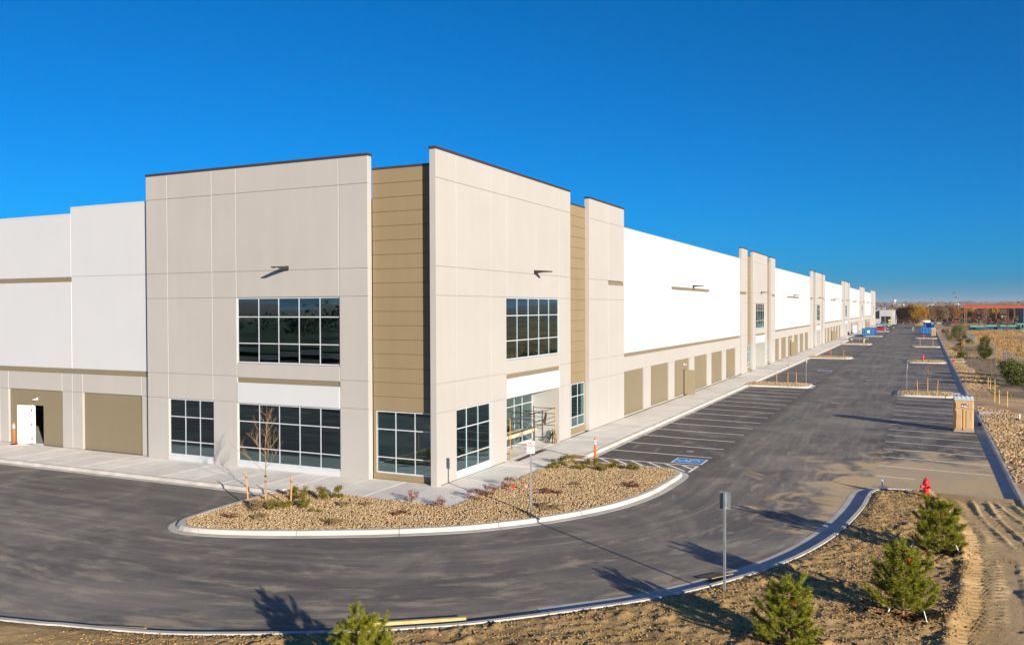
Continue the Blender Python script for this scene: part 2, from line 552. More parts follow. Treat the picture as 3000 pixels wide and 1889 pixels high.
def vnoise(x, y, seed=0):
    ix = np.floor(x).astype(np.int64)
    iy = np.floor(y).astype(np.int64)
    fx = x - ix
    fy = y - iy
    fx = fx * fx * fx * (fx * (fx * 6 - 15) + 10)
    fy = fy * fy * fy * (fy * (fy * 6 - 15) + 10)
    a = hash2(ix, iy, seed)
    b_ = hash2(ix + 1, iy, seed)
    c = hash2(ix, iy + 1, seed)
    d = hash2(ix + 1, iy + 1, seed)
    return (a * (1 - fx) + b_ * fx) * (1 - fy) + (c * (1 - fx) + d * fx) * fy

def fbm(x, y, oct=4, seed=0, gain=0.5):
    t = 0.0
    a = 1.0
    n = 0.0
    for i in range(oct):
        t = t + a * vnoise(x * 2 ** i + 17 * i, y * 2 ** i - 9 * i, seed + i)
        n += a
        a *= gain
    return t / n

def seg_dist(px, py, poly):
    # unsigned distance, and sign: >0 on the right-hand side of the polyline
    best = np.full(px.shape, 1e9)
    sg = np.zeros(px.shape)
    for (x0, y0), (x1, y1) in zip(poly[:-1], poly[1:]):
        dx, dy = x1 - x0, y1 - y0
        L2 = dx * dx + dy * dy
        t = np.clip(((px - x0) * dx + (py - y0) * dy) / L2, 0, 1)
        ex, ey = px - (x0 + t * dx), py - (y0 + t * dy)
        d = np.hypot(ex, ey)
        cr = dx * (py - y0) - dy * (px - x0)
        m = d < best - 1e-6
        best = np.where(m, d, best)
        sg = np.where(m, np.where(cr < 0, 1.0, -1.0), sg)
    return best, sg

def in_poly(px, py, poly):
    ins = np.zeros(px.shape, dtype=bool)
    n = len(poly)
    j = n - 1
    for i in range(n):
        xi, yi = poly[i]
        xj, yj = poly[j]
        if yi != yj:
            c = ((yi > py) != (yj > py)) & (px < (xj - xi) * (py - yi) / (yj - yi) + xi)
            ins ^= c
        j = i
    return ins

def smooth_line(pts, step=0.25):
    # Catmull-Rom through the points
    P = [Vector((p[0], p[1])) for p in pts]
    P = [P[0] * 2 - P[1]] + P + [P[-1] * 2 - P[-2]]
    out = []
    for i in range(1, len(P) - 2):
        n = max(2, int((P[i + 1] - P[i]).length / step))
        n = min(n, 24)
        for k in range(n):
            t = k / n
            a, b_, c, d = P[i - 1], P[i], P[i + 1], P[i + 2]
            q = 0.5 * ((2 * b_) + (c - a) * t + (2 * a - 5 * b_ + 4 * c - d) * t * t + (3 * b_ - a - 3 * c + d) * t ** 3)
            out.append((q.x, q.y))
    out.append((P[-2].x, P[-2].y))
    return out

# ------------------------------------------------------------------ the warehouse
XR, YL = -18.45, 31.0
OFF = (XR, YL, 0.0)
WH = thing('warehouse', 'long beige, white and tan concrete warehouse with tall panels at the corner', 'warehouse', OFF)
REC = 0.28

PRND = random.Random(77)
class Fac:
    # facade frame: u along the wall, v up, w out of the wall
    def __init__(s, kind):
        s.k = kind
    def m(s, u, v, w):
        return (u, YL - w, v) if s.k == 'L' else (XR + w, u, v)
    def box(s, mb, u0, u1, v0, v1, w0, w1):
        a, c = s.m(u0, v0, w0), s.m(u1, v1, w1)
        return mb.box(a[0], c[0], a[1], c[1], a[2], c[2])
    def part(s, name, u0, u1, v0, v1, w0, w1, mat, parent=None, off=OFF):
        mb = MB()
        s.box(mb, u0, u1, v0, v1, w0, w1)
        return obj(name, mb, mat, parent or WH, off)
    def panel(s, u0, u1, v0, v1, mat, w=0.0, thick=0.3, g=0.013, ch=0.014, free='', name='concrete_panel', parent=None):
        # one concrete panel: chamfered face standing proud of the joint around it
        def ins(side, k):
            if side in free:
                return (0.006, 0.0, 0.0)[k]
            return (g + ch, g, 0.001)[k]
        rings = []
        for k, d in ((0, 0.0), (1, ch), (1, ch + 0.012), (2, ch + 0.0125), (2, thick)):
            a, b_ = u0 + ins('l', k), u1 - ins('r', k)
            c, e = v0 + ins('b', k), v1 - ins('t', k)
            rings.append([s.m(a, c, w - d), s.m(b_, c, w - d), s.m(b_, e, w - d), s.m(a, e, w - d)])
        vs = [p for r in rings for p in r]
        fs = [(0, 1, 2, 3)]
        for i in range(len(rings) - 1):
            for q in range(4):
                q2 = (q + 1) % 4
                fs.append((i * 4 + q, (i + 1) * 4 + q, (i + 1) * 4 + q2, i * 4 + q2))
        n = (len(rings) - 1) * 4
        fs.append((n + 3, n + 2, n + 1, n))
        return obj(name, MB().add(vs, fs), mat, parent or WH, OFF)
    def window(s, u0, u1, v0, v1, us, vv, w=-0.065, name='window', fw=0.048):
        # aluminium grid with one pane per opening
        mb = MB()
        t0, t1 = w - 0.07, w
        U = [u0] + list(us) + [u1]
        Vv = [v0] + list(vv) + [v1]
        s.box(mb, u0, u0 + fw, v0, v1, t0, t1)
        s.box(mb, u1 - fw, u1, v0, v1, t0, t1)
        s.box(mb, u0 + fw, u1 - fw, v0, v0 + fw * 1.5, t0, t1 + 0.02)
        s.box(mb, u0 + fw, u1 - fw, v1 - fw, v1, t0, t1)
        for x in us:
            s.box(mb, x - fw / 2, x + fw / 2, v0 + fw * 1.5, v1 - fw, t0, t1)
        xs = [u0 + fw / 2] + list(us) + [u1 - fw / 2]
        for y in vv:
            for a, c in zip(xs[:-1], xs[1:]):
                s.box(mb, a + fw / 2, c - fw / 2, y - fw / 2, y + fw / 2, t0, t1 - 0.004)
        o = obj(name, mb, ALU, WH, OFF)
        for a, c in zip(xs[:-1], xs[1:]):
            for d, e in zip([v0 + fw * 0.9] + list(vv), list(vv) + [v1 - fw / 2]):
                # every pane sits a hair out of true, so its reflection breaks from its neighbour's
                a_, c_, d_, e_ = a + fw / 2 - 0.004, c - fw / 2 + 0.004, d + fw / 2 - 0.004, e - fw / 2 + 0.004
                k = [PRND.uniform(-0.0022, 0.0022) for _ in range(3)]
                k.append(k[0] + k[2] - k[1])
                P = [s.m(x_, y_, w - 0.008 + q) for (x_, y_), q in zip(((a_, d_), (c_, d_), (c_, e_), (a_, e_)), k)]
                P += [s.m(x_, y_, w - 0.02 + q) for (x_, y_), q in zip(((a_, d_), (c_, d_), (c_, e_), (a_, e_)), k)]
                obj('pane', MB().add(P, [(0, 1, 2, 3), (7, 6, 5, 4), (0, 4, 5, 1), (1, 5, 6, 2), (2, 6, 7, 3), (3, 7, 4, 0)]), GLASS, o, OFF)
        return o

FL, FR = Fac('L'), Fac('R')
RW = [0.0, 3.08, 4.32, 8.06, 9.30, 13.02, 14.22]

def coping(f, u0, u1, z, mat=COPING, w=0.0, depth=0.34, h=0.12, over=0.02):
    return f.part('coping', u0 - over, u1 + over, z, z + h, w - depth, w + over, mat)

def cells(f, cols, skip, w=0.0, mat=BEIGE, rows=RW, thick=0.3):
    nc, nr = len(cols) - 1, len(rows) - 1
    for i in range(nc):
        for j in range(nr):
            if (i, j) in skip:
                continue
            fr = ('l' if i == 0 else '') + ('r' if i == nc - 1 else '') + ('b' if j == 0 else '') + ('t' if j == nr - 1 else '')
            f.panel(cols[i], cols[i + 1], rows[j], rows[j + 1], mat, w, thick, free=fr)

def sill(f, u0, u1, v1, mat, w):
    f.part('sill_panel', u0 + 0.002, u1 - 0.002, 0.0, v1, w - 0.26, w - 0.015, mat)
    f.part('window_ledge', u0 + 0.002, u1 - 0.002, v1, v1 + 0.03, w - 0.2, w - 0.01, ALU)

# --- left tower
cu = [-35.53, -34.06, -31.08, -29.54, -23.51, -21.96]
cells(FL, cu, {(1, 0), (3, 0), (3, 1), (3, 2)})
coping(FL, cu[0], cu[-1], 14.22)
sill(FL, cu[1], cu[2], 0.22, WHITE, 0)
FL.window(cu[1], cu[2], 0.25, 3.07, [-33.0, -32.02], [0.96, 2.18])
sill(FL, cu[3], cu[4], 0.22, WHITE, 0)
FL.window(cu[3], cu[4], 0.25, 3.04, [-28.24, -27.04, -25.84, -24.64], [0.94, 2.18])
FL.panel(cu[3], cu[4], 3.05, 4.03, WHITE, 0.03, 0.33, name='sign_panel')
FL.part('tan_band', cu[3] + 0.02, cu[4] - 0.02, 4.03, 4.26, -0.3, -0.05, OLIVE)
FL.panel(cu[3], cu[4], 4.26, 4.94, BEIGE)
FL.window(cu[3], cu[4], 4.955, 8.05, [-28.24, -27.04, -25.84, -24.64], [5.9, 7.15])
# --- tan recess at the corner
def slats(f, u0, u1, w, v0=3.03, v1=13.62, n=17):
    h = (v1 - v0) / n
    for k in range(n):
        f.panel(u0, u1, v0 + k * h, v0 + (k + 1) * h, TAN, w, 0.25, g=0.006, ch=0.014, free='lr', name='tan_slat')
slats(FL, -21.94, -18.76, -0.33)
coping(FL, -21.94, -18.76, 13.62, w=-0.33, h=0.1, over=0.0)
FL.part('sill_panel', -21.94, -18.76, 0.0, 0.27, -0.6, -0.33, TAN)
FL.part('window_jamb', -21.94, -21.81, 0.27, 3.03, -0.6, -0.34, TAN)
FL.window(-21.81, -18.77, 0.275, 3.02, [-20.79, -19.8], [0.98, 2.21], w=-0.37)
# --- right corner panel
cr = [30.94, 32.66, 35.98, 37.66, 44.42, 46.11]
cells(FR, cr, {(1, 0), (3, 0), (3, 1), (3, 2)})
coping(FR, cr[0], cr[-1], 14.22)
sill(FR, cr[1], cr[2], 0.24, WHITE, 0)
FR.window(cr[1], cr[2], 0.27, 3.07, [33.66, 34.76], [0.96, 2.2])

def centre_panel(a, c, z0=3.06):
    FR.panel(a, c, z0, 4.04, WHITE, 0.03, 0.33, name='sign_panel')
    FR.part('tan_band', a + 0.02, c - 0.02, 4.04, 4.26, -0.3, -0.05, OLIVE)
    FR.panel(a, c, 4.26, 4.94, BEIGE)
    st = (c - a) / 5
    FR.window(a, c, 4.955, 8.05, [a + st * k for k in range(1, 5)], [5.9, 7.15])

def entrance(a, c, D=1.69, ztop=3.05):
    # recessed porch with its storefront at the back
    FR.part('porch_wall', c, c + 0.2, 0.0, ztop + 0.3, -D - 0.2, -0.302, BEIGE)
    FR.part('porch_wall', a - 0.2, a, 0.0, ztop + 0.3, -D - 0.2, -0.302, BEIGE)
    FR.part('porch_ceiling', a, c, ztop + 0.02, ztop + 0.2, -D, -0.302, BEIGE)
    FR.part('porch_floor', a, c, -0.12, 0.004, -D - 0.3, -0.005, CONC)
    us = [a + 1.0, a + 2.4, c - 2.38, c - 1.36]
    o = FR.window(a, c, 0.01, ztop + 0.01, us, [2.18], w=-D, name='storefront')
    mb = MB()
    for u in (us[0] + 0.08, us[1] + 0.0, us[2] - 0.08):
        FR.box(mb, u, u + 0.06, 0.95, 1.25, -D + 0.02, -D + 0.06)
    obj('door_pull', mb, ALU, o, OFF)

centre_panel(cr[3], cr[4])
entrance(cr[3], cr[4])
# --- tan strip and wide pilaster
def tan_strip(a, c, w=-0.26, win=True, us=()):
    slats(FR, a, c, w)
    coping(FR, a, c, 13.62, w=w, h=0.1, over=0.0)
    FR.part('sill_panel', a + 0.003, c - 0.003, 0.0, 0.42, w - 0.25, w, TAN)
    FR.part('window_jamb', c - 0.15, c - 0.003, 0.42, 3.03, w - 0.25, w, TAN)
    FR.window(a + 0.01, c - 0.15, 0.425, 3.02, us or [a + (c - a) * 0.35, a + (c - a) * 0.66], [1.03, 2.26], w=w - 0.02)
tan_strip(46.115, 49.195, us=[46.9, 47.93])
pc = [49.2, 52.72, 55.95]
cells(FR, pc, {(1, 3)})
FR.panel(52.72, 55.95, 8.06, 9.02, BEIGE, 0, 0.3, free='r')
FR.part('tan_band', 52.74, 55.94, 9.02, 9.27, -0.3, -0.04, OLIVE)
coping(FR, pc[0], pc[-1], 14.22)

def door_leaf(f, hinge_u, hinge_w, length, ang, h, mat, off=OFF):
    # open steel door: leaf (handle, hinges) swung about its hinge; ang from +u towards +w
    mb = MB()
    du, dw = math.cos(ang), math.sin(ang)
    th = 0.045
    P = []
    for t, e in ((0.02, 0), (length, 0), (length, th), (0.02, th)):
        P.append((hinge_u + du * t - dw * e, hinge_w + dw * t + du * e))
    vs = [f.m(u, 0.02, w) for u, w in P] + [f.m(u, h, w) for u, w in P]
    fs = [(0, 1, 5, 4), (1, 2, 6, 5), (2, 3, 7, 6), (3, 0, 4, 7), (4, 5, 6, 7), (3, 2, 1, 0)]
    o = obj('door', mb.add(vs, fs), mat, WH, off)
    k = MB()
    a = f.m(hinge_u + du * (length - 0.09) + dw * 0.0, 1.0, hinge_w + dw * (length - 0.09))
    n = Vector(f.m(hinge_u + dw, 0, hinge_w - du)) - Vector(f.m(hinge_u, 0, hinge_w))
    for sgn in (1, -1):
        q = Vector(a) + n * (0.05 * sgn + 0.0)
        k.tube([Vector(a), Vector(a) + n * 0.09 * sgn], 0.025, 8)
    obj('door_handle', k, ALU, o, off)
    for z in (0.3, 1.1, 1.9):
        hb = MB()
        c = f.m(hinge_u, z, hinge_w)
        hb.tube([(c[0], c[1], z - 0.06), (c[0], c[1], z + 0.06)], 0.02, 8)
        obj('hinge', hb, COPING, o, off)
    return o

def infill(f, u0, u1, v1, w, mat=OLIVE):
    f.panel(u0, u1, 0.0, v1, mat, w, 0.14, g=0.004, ch=0.004, free='lrbt', name='infill_panel')

def infill_door(f, u0, u1, v1, w, d0, d1, h, mat=OLIVE):
    f.part('infill_panel', u0, d0, 0, v1, w - 0.14, w, mat)
    f.part('infill_panel', d1, u1, 0, v1, w - 0.14, w, mat)
    f.part('infill_panel', d0, d1, h, v1, w - 0.14, w, mat)

def door_light(f, u, v, w, mat=WHITEM):
    mb = MB()
    f.box(mb, u - 0.05, u + 0.05, v - 0.06, v + 0.06, w, w + 0.05)
    f.box(mb, u - 0.035, u + 0.035, v - 0.05, v - 0.01, w + 0.05, w + 0.26)
    obj('door_light', mb, mat, WH, OFF)

WB = -0.2
def bay(y0, k, ye, leafmat=OLIVE, d_hinge=None, leaf_ang=1.1):
    # six tan infill openings, header, band and the big white field
    y = y0 + 0.1
    step, wd = 6.88, 5.08
    for i in range(6):
        a = y + i * step
        if i == 2:
            hu = a + 3.35
            infill_door(FR, a, a + wd, 3.1, WB - 0.1, hu, hu + 0.98, 2.15)
            FR.part('dark_doorway', hu, hu + 0.98, 0.0, 2.15, WB - 1.2, WB - 1.15, DARKIN)
            door_leaf(FR, hu, WB - 0.05, 0.95, leaf_ang, 2.13, leafmat)
            door_light(FR, hu + 0.1, 2.62, WB - 0.1)
        else:
            infill(FR, a, a + wd, 3.1, WB - 0.1)
        FR.panel(a, a + wd, 3.1, 4.12, BEIGE, WB, 0.25, g=0.006, ch=0.008)
        p1 = a + wd
        p2 = min(a + step, ye) if i < 5 else ye
        FR.panel(p1, p2, 0.0, 3.1, BEIGE, WB, 0.25, g=0.004, ch=0.006, free='b', name='post_panel')
        FR.panel(p1, p2, 3.1, 4.12, BEIGE, WB, 0.25, g=0.006, ch=0.008)
    FR.part('post_panel', y0 - 0.05, y, 0.0, 4.12, WB - 0.25, WB, BEIGE)
    FR.part('tan_band', y0 - 0.05, ye, 4.12, 4.37, WB - 0.25, WB - 0.04, OLIVE)
    js = [y0 - 0.05] + [y + wd + 0.9 + step * i for i in range(5)] + [ye]
    for i in range(6):
        a, c = js[i], js[i + 1]
        if i in (2, 3):
            FR.panel(a, c, 4.37, 9.02, WHITE, WB, 0.25, g=0.005, ch=0.006)
            FR.panel(a, c, 9.27, 13.0, WHITE, WB, 0.25, g=0.005, ch=0.006)
            FR.part('tan_band', a, c, 9.02, 9.27, WB - 0.25, WB - 0.04, OLIVE)
        else:
            FR.panel(a, c, 4.37, 9.28, WHITE, WB, 0.25, g=0.005, ch=0.006)
            FR.panel(a, c, 9.28, 13.0, WHITE, WB, 0.25, g=0.005, ch=0.006)
    coping(FR, y0 - 0.05, ye, 13.0, COPINGW, w=WB, h=0.08, over=0.015)

def pilaster(a, c, band):
    for j in range(6):
        fr = 'lr' + ('b' if j == 0 else '') + ('t' if j == 5 else '')
        if j == 3:
            FR.panel(a, c, RW[3], 9.02, BEIGE, 0, 0.3, free='lr')
            b0, b1 = (a, c - 0.75) if band == 'a' else (a + 0.9, c)
            FR.part('tan_band', b0, b1, 9.02, 9.27, -0.3, -0.04, OLIVE)
            o0, o1 = (b1, c) if band == 'a' else (a, b0)
            FR.part('concrete_panel', o0, o1, 9.02, 9.27, -0.3, 0.0, BEIGE)
            continue
        FR.panel(a, c, RW[j], RW[j + 1], BEIGE, 0, 0.3, free=fr)
    coping(FR, a, c, 14.22)

def tower(e):
    pilaster(e - 24.2, e - 20.65, 'a')
    tan_strip(e - 20.645, e - 17.2)
    a0, a1, b0, b1 = e - 17.15, e - 15.1, e - 8.5, e - 6.6
    cells(FR, [a0, a1, b0, b1], {(1, 0), (1, 1), (1, 2)})
    centre_panel(a1, b0, 3.09)
    entrance(a1, b0, 1.69, 3.08)
    coping(FR, a0, b1, 14.22)
    tan_strip(e - 6.595, e - 3.705)
    pilaster(e - 3.7, e, 'b')

TE = [122.15, 188.6, 255.4, 322.2]
starts = [55.95] + TE
ends = [e - 24.2 for e in TE] + [364.6]
leafs = [(OLIVE, 0.42), (OLIVE, 0.9), (OLIVE, 0.9), (WHITEM, 0.9), (OLIVE, 0.9)]
for k, (s0, e0) in enumerate(zip(starts, ends)):
    bay(s0 + 0.05, k, e0, leafs[k][0], leaf_ang=1.15)
for e in TE:
    tower(e)
# far end of the building
pilaster(364.6, 371.0, 'a')
tan_strip(371.005, 374.0)
cells(FR, [374.05, 380.0, 387.0, 397.0], {(1, 0), (1, 1), (1, 2)})
centre_panel(380.0, 387.0, 3.09)
entrance(380.0, 387.0, 1.69, 3.08)
coping(FR, 374.05, 397.0, 14.22)

# --- left wing
WL = -REC
xs = [-35.53, -41.57, -47.74, -53.9, -60.1]
inf = [(-40.75, -36.3), (-46.95, -42.41), (-53.1, -48.6), (-59.3, -54.8)]
for i, (a, c) in enumerate(inf):
    x1, x0 = xs[i], xs[i + 1]
    if i == 1:
        infill_door(FL, a, c, 3.07, WL - 0.1, -45.06, -44.1, 2.19)
        FL.part('door_jamb', -45.06, -45.02, 0, 2.19, WL - 0.26, WL - 0.102, WHITEM)
        door_leaf(FL, -45.08, WL - 0.06, 0.95, PI - 0.22, 2.17, WHITEM)
        door_light(FL, -44.62, 2.56, WL - 0.1)
    else:
        infill(FL, a, c, 3.07, WL - 0.1)
    FL.panel(a, c, 3.07, 4.06, BEIGE, WL, 0.25)
    FL.panel(c, x1, 0, 3.07, BEIGE, WL, 0.25, free='b', name='post_panel')
    FL.panel(x0, a, 0, 3.07, BEIGE, WL, 0.25, free='b', name='post_panel')
    FL.panel(c, x1, 3.07, 4.06, BEIGE, WL, 0.25)
    FL.panel(x0, a, 3.07, 4.06, BEIGE, WL, 0.25)
    FL.part('tan_band', x0, x1, 4.06, 4.33, WL - 0.25, WL - 0.04, OLIVE)
    top = 12.98 if i == 0 else 12.63
    if i == 0:
        FL.panel(x0, x1, 4.33, 9.3, WHITE, WL, 0.25)
        FL.panel(x0, x1, 9.3, top, WHITE, WL, 0.25, free='lt')
    else:
        FL.panel(x0, x1, 4.33, 9.03, WHITE, WL, 0.25)
        FL.panel(x0, x1, 9.28, top, WHITE, WL, 0.25, free='t')
        FL.part('tan_band', x0, x1, 9.03, 9.28, WL - 0.25, WL - 0.04, OLIVE)
    coping(FL, x0 + (0.02 if i else 0), x1 - 0.02, top, COPINGW, w=WL, h=0.085, over=0.0)

# --- inside, roof and blind sides
mb = MB()
mb.box(-60, -18.8, 31.62, 396.5, -0.1, 0.0)
obj('floor_slab', mb, FLOORIN, WH, OFF)
mb = MB()
mb.box(-60, -18.8, 31.62, 396.5, 12.2, 12.4)
obj('roof', mb, ROOF, WH, OFF)
mb = MB()
mb.box(-36.4, -36.2, 31.9, 56.2, 0, 12.2)
mb.box(-36.2, -20.5, 56.0, 56.2, 0, 12.2)
mb.box(-48.0, -40.0, 40.0, 40.2, 0, 12.2)
obj('partition_wall', mb, DARKIN, WH, OFF)
mb = MB()
mb.box(-60.3, -60.1, 31.4, 397, 0, 12.6)
mb.box(-60.1, -18.75, 396.7, 397.0, 0, 12.6)
obj('rear_wall', mb, WHITE, WH, OFF)
for sx_ in (-26.5, -31.0):
    mb = MB()
    mb.tube([(sx_, 38.0, 0), (sx_, 38.0, 12.2)], 0.12, 8)
    obj('interior_column', mb, ALU, WH, OFF)

# ------------------------------------------------------------------ the ground
ZA = -0.15
def struct(name, mb, mat, smooth=False):
    o = obj(name, mb, mat, None, None, smooth)
    return tag(o, kind='structure')

near = [(-75, 4.0), (-45, 8.6), (-30, 11.2), (-20.19, 13.16), (-18.55, 13.55), (-16.97, 13.92), (-15.68, 14.3), (-14.26, 14.94), (-12.26, 15.99),
        (-10.55, 17.15), (-9.6, 17.9), (-8.45, 19.01), (-7.2, 20.3), (-6.46, 21.12), (-5.7, 22.13), (-4.9, 23.45), (-3.96, 25.28),
        (-3.15, 27.49), (-2.57, 29.9), (-2.25, 32.0), (-1.98, 34.5), (-1.87, 36.6), (-1.78, 37.7), (-1.5, 38.35), (-0.9, 38.62), (-0.2, 38.7), (0.3, 38.72)]
NEAR = smooth_line(near)
isl = [(-24.0, 27.62), (-23.97, 25.2), (-23.9, 23.3), (-23.72, 22.3), (-23.2, 21.83), (-22.4, 21.8), (-21.08, 22.14), (-19.35, 22.86), (-17.9, 23.6), (-16.7, 24.27),
       (-14.98, 25.43), (-13.9, 26.38), (-12.29, 28.35), (-11.14, 30.48), (-10.55, 32.2), (-10.22, 34.0), (-10.1, 36.0), (-10.08, 37.8), (-10.25, 38.6),
       (-10.7, 38.98), (-11.6, 39.1), (-13.0, 39.15), (-14.5, 39.18)]
ISL = smooth_line(isl)

# asphalt of drive aisle and stalls
poly = [(-75, 31.5)] + NEAR + [(3.3, 38.6), (3.3, 406), (-75, 406)]
mb = MB()
mb.prism(poly, ZA - 0.25, ZA)
LOT = struct('parking_lot', mb, ASPHALT)

# earth under everything, to the horizon
mb = MB()
mb.add([(-7000, -7000, -0.62), (7000, -7000, -0.62), (7000, 7000, -0.62), (-7000, 7000, -0.62)], [(0, 1, 2, 3)])
struct('ground', mb, EARTH)

# rough soil below the road: a relief grid with clods, tyre treads and ruts
gx = np.arange(-24.0, 7.0, 0.065)
gy = np.arange(9.0, 39.4, 0.065)
PX, PY = np.meshgrid(gx, gy)
D, SG = seg_dist(PX, PY, NEAR)
sd = D * SG
lane = [(0.35, 14.0), (0.62, 21.5), (0.97, 24.05), (1.12, 26.2), (1.27, 28.8), (1.27, 31.8), (1.0, 34.4), (0.65, 36.6), (0.25, 38.8), (0.1, 40)]
LN = smooth_line(lane, 0.3)
DL, SL = seg_dist(PX, PY, LN)
ld = DL * SL                                           # > 0 on the drive lane side
n1 = fbm(PX * 0.5, PY * 0.5, 4, 3)
n2 = fbm(PX * 3.2, PY * 3.2, 4, 21, 0.6)
n3 = vnoise(PX * 6.5, PY * 6.5, 55)
n4 = fbm(PX * 1.3, PY * 1.3, 3, 95)
rough = np.clip((0.25 - ld) / 0.4, 0.0, 1.0)
rough_left = np.clip((PX + 21) / 9, 0.25, 1.0)
amp = (0.25 + 0.75 * rough) * rough_left
z = 0.02 + (n1 - 0.5) * 0.1 + amp * ((np.clip(n2 - 0.48, 0, 1) ** 1.2) * 0.2 * (0.4 + 1.2 * np.clip((n4 - 0.4) * 4, 0, 1)) + (n3 - 0.5) * 0.05)
# compacted lane lies lower, with a berm at its edge
z += -0.07 * np.clip(ld / 0.8, 0, 1)
z += 0.09 * np.exp(-((ld + 0.12) / 0.16) ** 2) * (0.5 + n2)
# lugged tread bands
along = PY + 0.3 * PX
for c0, wd, dp in ((0.33, 0.2, 0.05), (0.85, 0.17, 0.035), (1.9, 0.2, 0.03), (2.5, 0.18, 0.03)):
    band = np.exp(-((ld - c0) / wd) ** 4)
    lug = (np.sin((along + np.abs(ld - c0) * 0.9) * 2 * PI / 0.3) > 0.1)
    z += band * (lug * dp - dp * 0.8) * (0.6 + 0.8 * n1)
# deeper ruts where the trucks turn in
for pts, wd, dp in ((((2.0, 38.0), (2.1, 35.5), (2.45, 33), (2.9, 30.5)), 0.19, 0.12), (((2.75, 38.3), (3.0, 36.2), (3.4, 34.5), (3.7, 32.5)), 0.19, 0.11),
                    (((3.3, 30.0), (3.45, 27.5), (3.5, 25.0)), 0.18, 0.06), (((2.3, 29.0), (2.2, 26.0), (2.0, 23.0)), 0.18, 0.05)):
    dd, ss = seg_dist(PX, PY, smooth_line(pts, 0.3))
    z += -dp * np.exp(-(dd / wd) ** 2) + dp * 0.7 * np.exp(-((dd - 0.24) / 0.11) ** 2) * (0.3 + n2)
# planting bowls at the pines
PINES = [(0.44, 28.95, 1.8), (-0.42, 22.75, 1.85), (-2.66, 19.55, 1.62), (-9.85, 13.62, 1.68)]
for px_, py_, ph in PINES:
    q = np.hypot(PX - px_, PY - py_)
    z += 0.1 * np.exp(-((q - 0.75) / 0.25) ** 2) * (0.4 + n2) - 0.06 * np.exp(-(q / 0.6) ** 2)
z = np.maximum(z, -0.05)
# ramp from the lane down to the asphalt, and the plain kerb edge
ramp_ = np.clip((PY - 36.9) / 1.9, 0, 1) * np.clip((PX - 0.1) / 0.5, 0, 1) * np.clip((3.5 - PX) / 0.3, 0, 1)
z = z * (1 - ramp_) + (ZA + 0.02 - 0.03 * np.clip((PY - 38.7) / 0.4, 0, 1) + 0.03 * (n2 - 0.5)) * ramp_
edge = np.clip((sd - 0.02) / 0.35, 0, 1)
keep = (sd > 0) | (ramp_ > 0.05)
z = np.where(ramp_ > 0.05, z, z * edge - 0.03 * (1 - edge))
z = np.where(keep, z, -0.42)
z = np.where((PX > 3.35) & (PX < 3.6) & (PY > 37.8), -0.3, z)
z = np.where((PX <= 3.35) & (PY > 38.95), -0.42, z)
nx, ny = len(gx), len(gy)
V = np.stack([PX.ravel(), PY.ravel(), z.ravel()], 1)
ii = (np.arange(ny - 1)[:, None] * nx + np.arange(nx - 1)[None, :]).ravel()
F = np.stack([ii, ii + 1, ii + 1 + nx, ii + nx], 1)
zz = z.ravel()
F = F[(zz[F] > -0.41).any(1)]
SOILO = tag(link('soil', mesh_np('soil', V, F, True), SOIL), kind='structure')
SGX, SGY, SZ = gx, gy, z
def soil_z(x, y):
    i = int(round((x - gx[0]) / 0.065))
    j = int(round((y - gy[0]) / 0.065))
    return float(SZ[min(max(j, 0), ny - 1), min(max(i, 0), nx - 1)])
# plain soil sheet around the relief
mb = MB()
mb.prism([(-75, 1.5)] + [p for p in NEAR] + [(3.5, 38.7), (60, 38.7), (60, -40), (-75, -40)], -0.5, -0.07)
struct('soil_verge', mb, SOIL)

# loose stones and clods: low-poly pebbles joined into one mass
ICO_V = None
def ico():
    global ICO_V, ICO_F
    if ICO_V is None:
        bm = bmesh.new()
        bmesh.ops.create_icosphere(bm, subdivisions=1, radius=1.0)
        bm.verts.index_update()
        ICO_V = np.array([v.co[:] for v in bm.verts])
        ICO_F = np.array([[v.index for v in f.verts] for f in bm.faces])
        bm.free()
    return ICO_V, ICO_F

def pebbles(name, pts, smin, smax, mat, flat=0.6, seed=1, embed=0.35, jit=0.25):
    # pts: n x 3 ground points
    r = np.random.default_rng(seed)
    iv, if_ = ico()
    n = len(pts)
    s = r.uniform(smin, smax, (n, 1, 1))
    axs = np.stack([r.uniform(0.75, 1.3, n), r.uniform(0.6, 1.0, n), r.uniform(flat * 0.7, flat * 1.3, n)], 1)[:, None, :]
    V = iv[None] * (1 + r.uniform(-jit, jit, (n, len(iv), 1)))
    V = V * axs * s
    a = r.uniform(0, 2 * PI, n)[:, None]
    t = r.normal(0, 0.35, n)[:, None]
    x, y, zc = V[..., 0], V[..., 1], V[..., 2]
    y, zc = y * np.cos(t) - zc * np.sin(t), y * np.sin(t) + zc * np.cos(t)
    x, y = x * np.cos(a) - y * np.sin(a), x * np.sin(a) + y * np.cos(a)
    V = np.stack([x, y, zc], -1) + pts[:, None, :]
    V[..., 2] += (s[..., 0] * flat * (1 - 2 * embed))
    F = if_[None] + (np.arange(n) * len(iv))[:, None, None]
    o = link(name, mesh_np(name, V.reshape(-1, 3), F.reshape(-1, 3)), mat)
    return tag(o, kind='stuff')

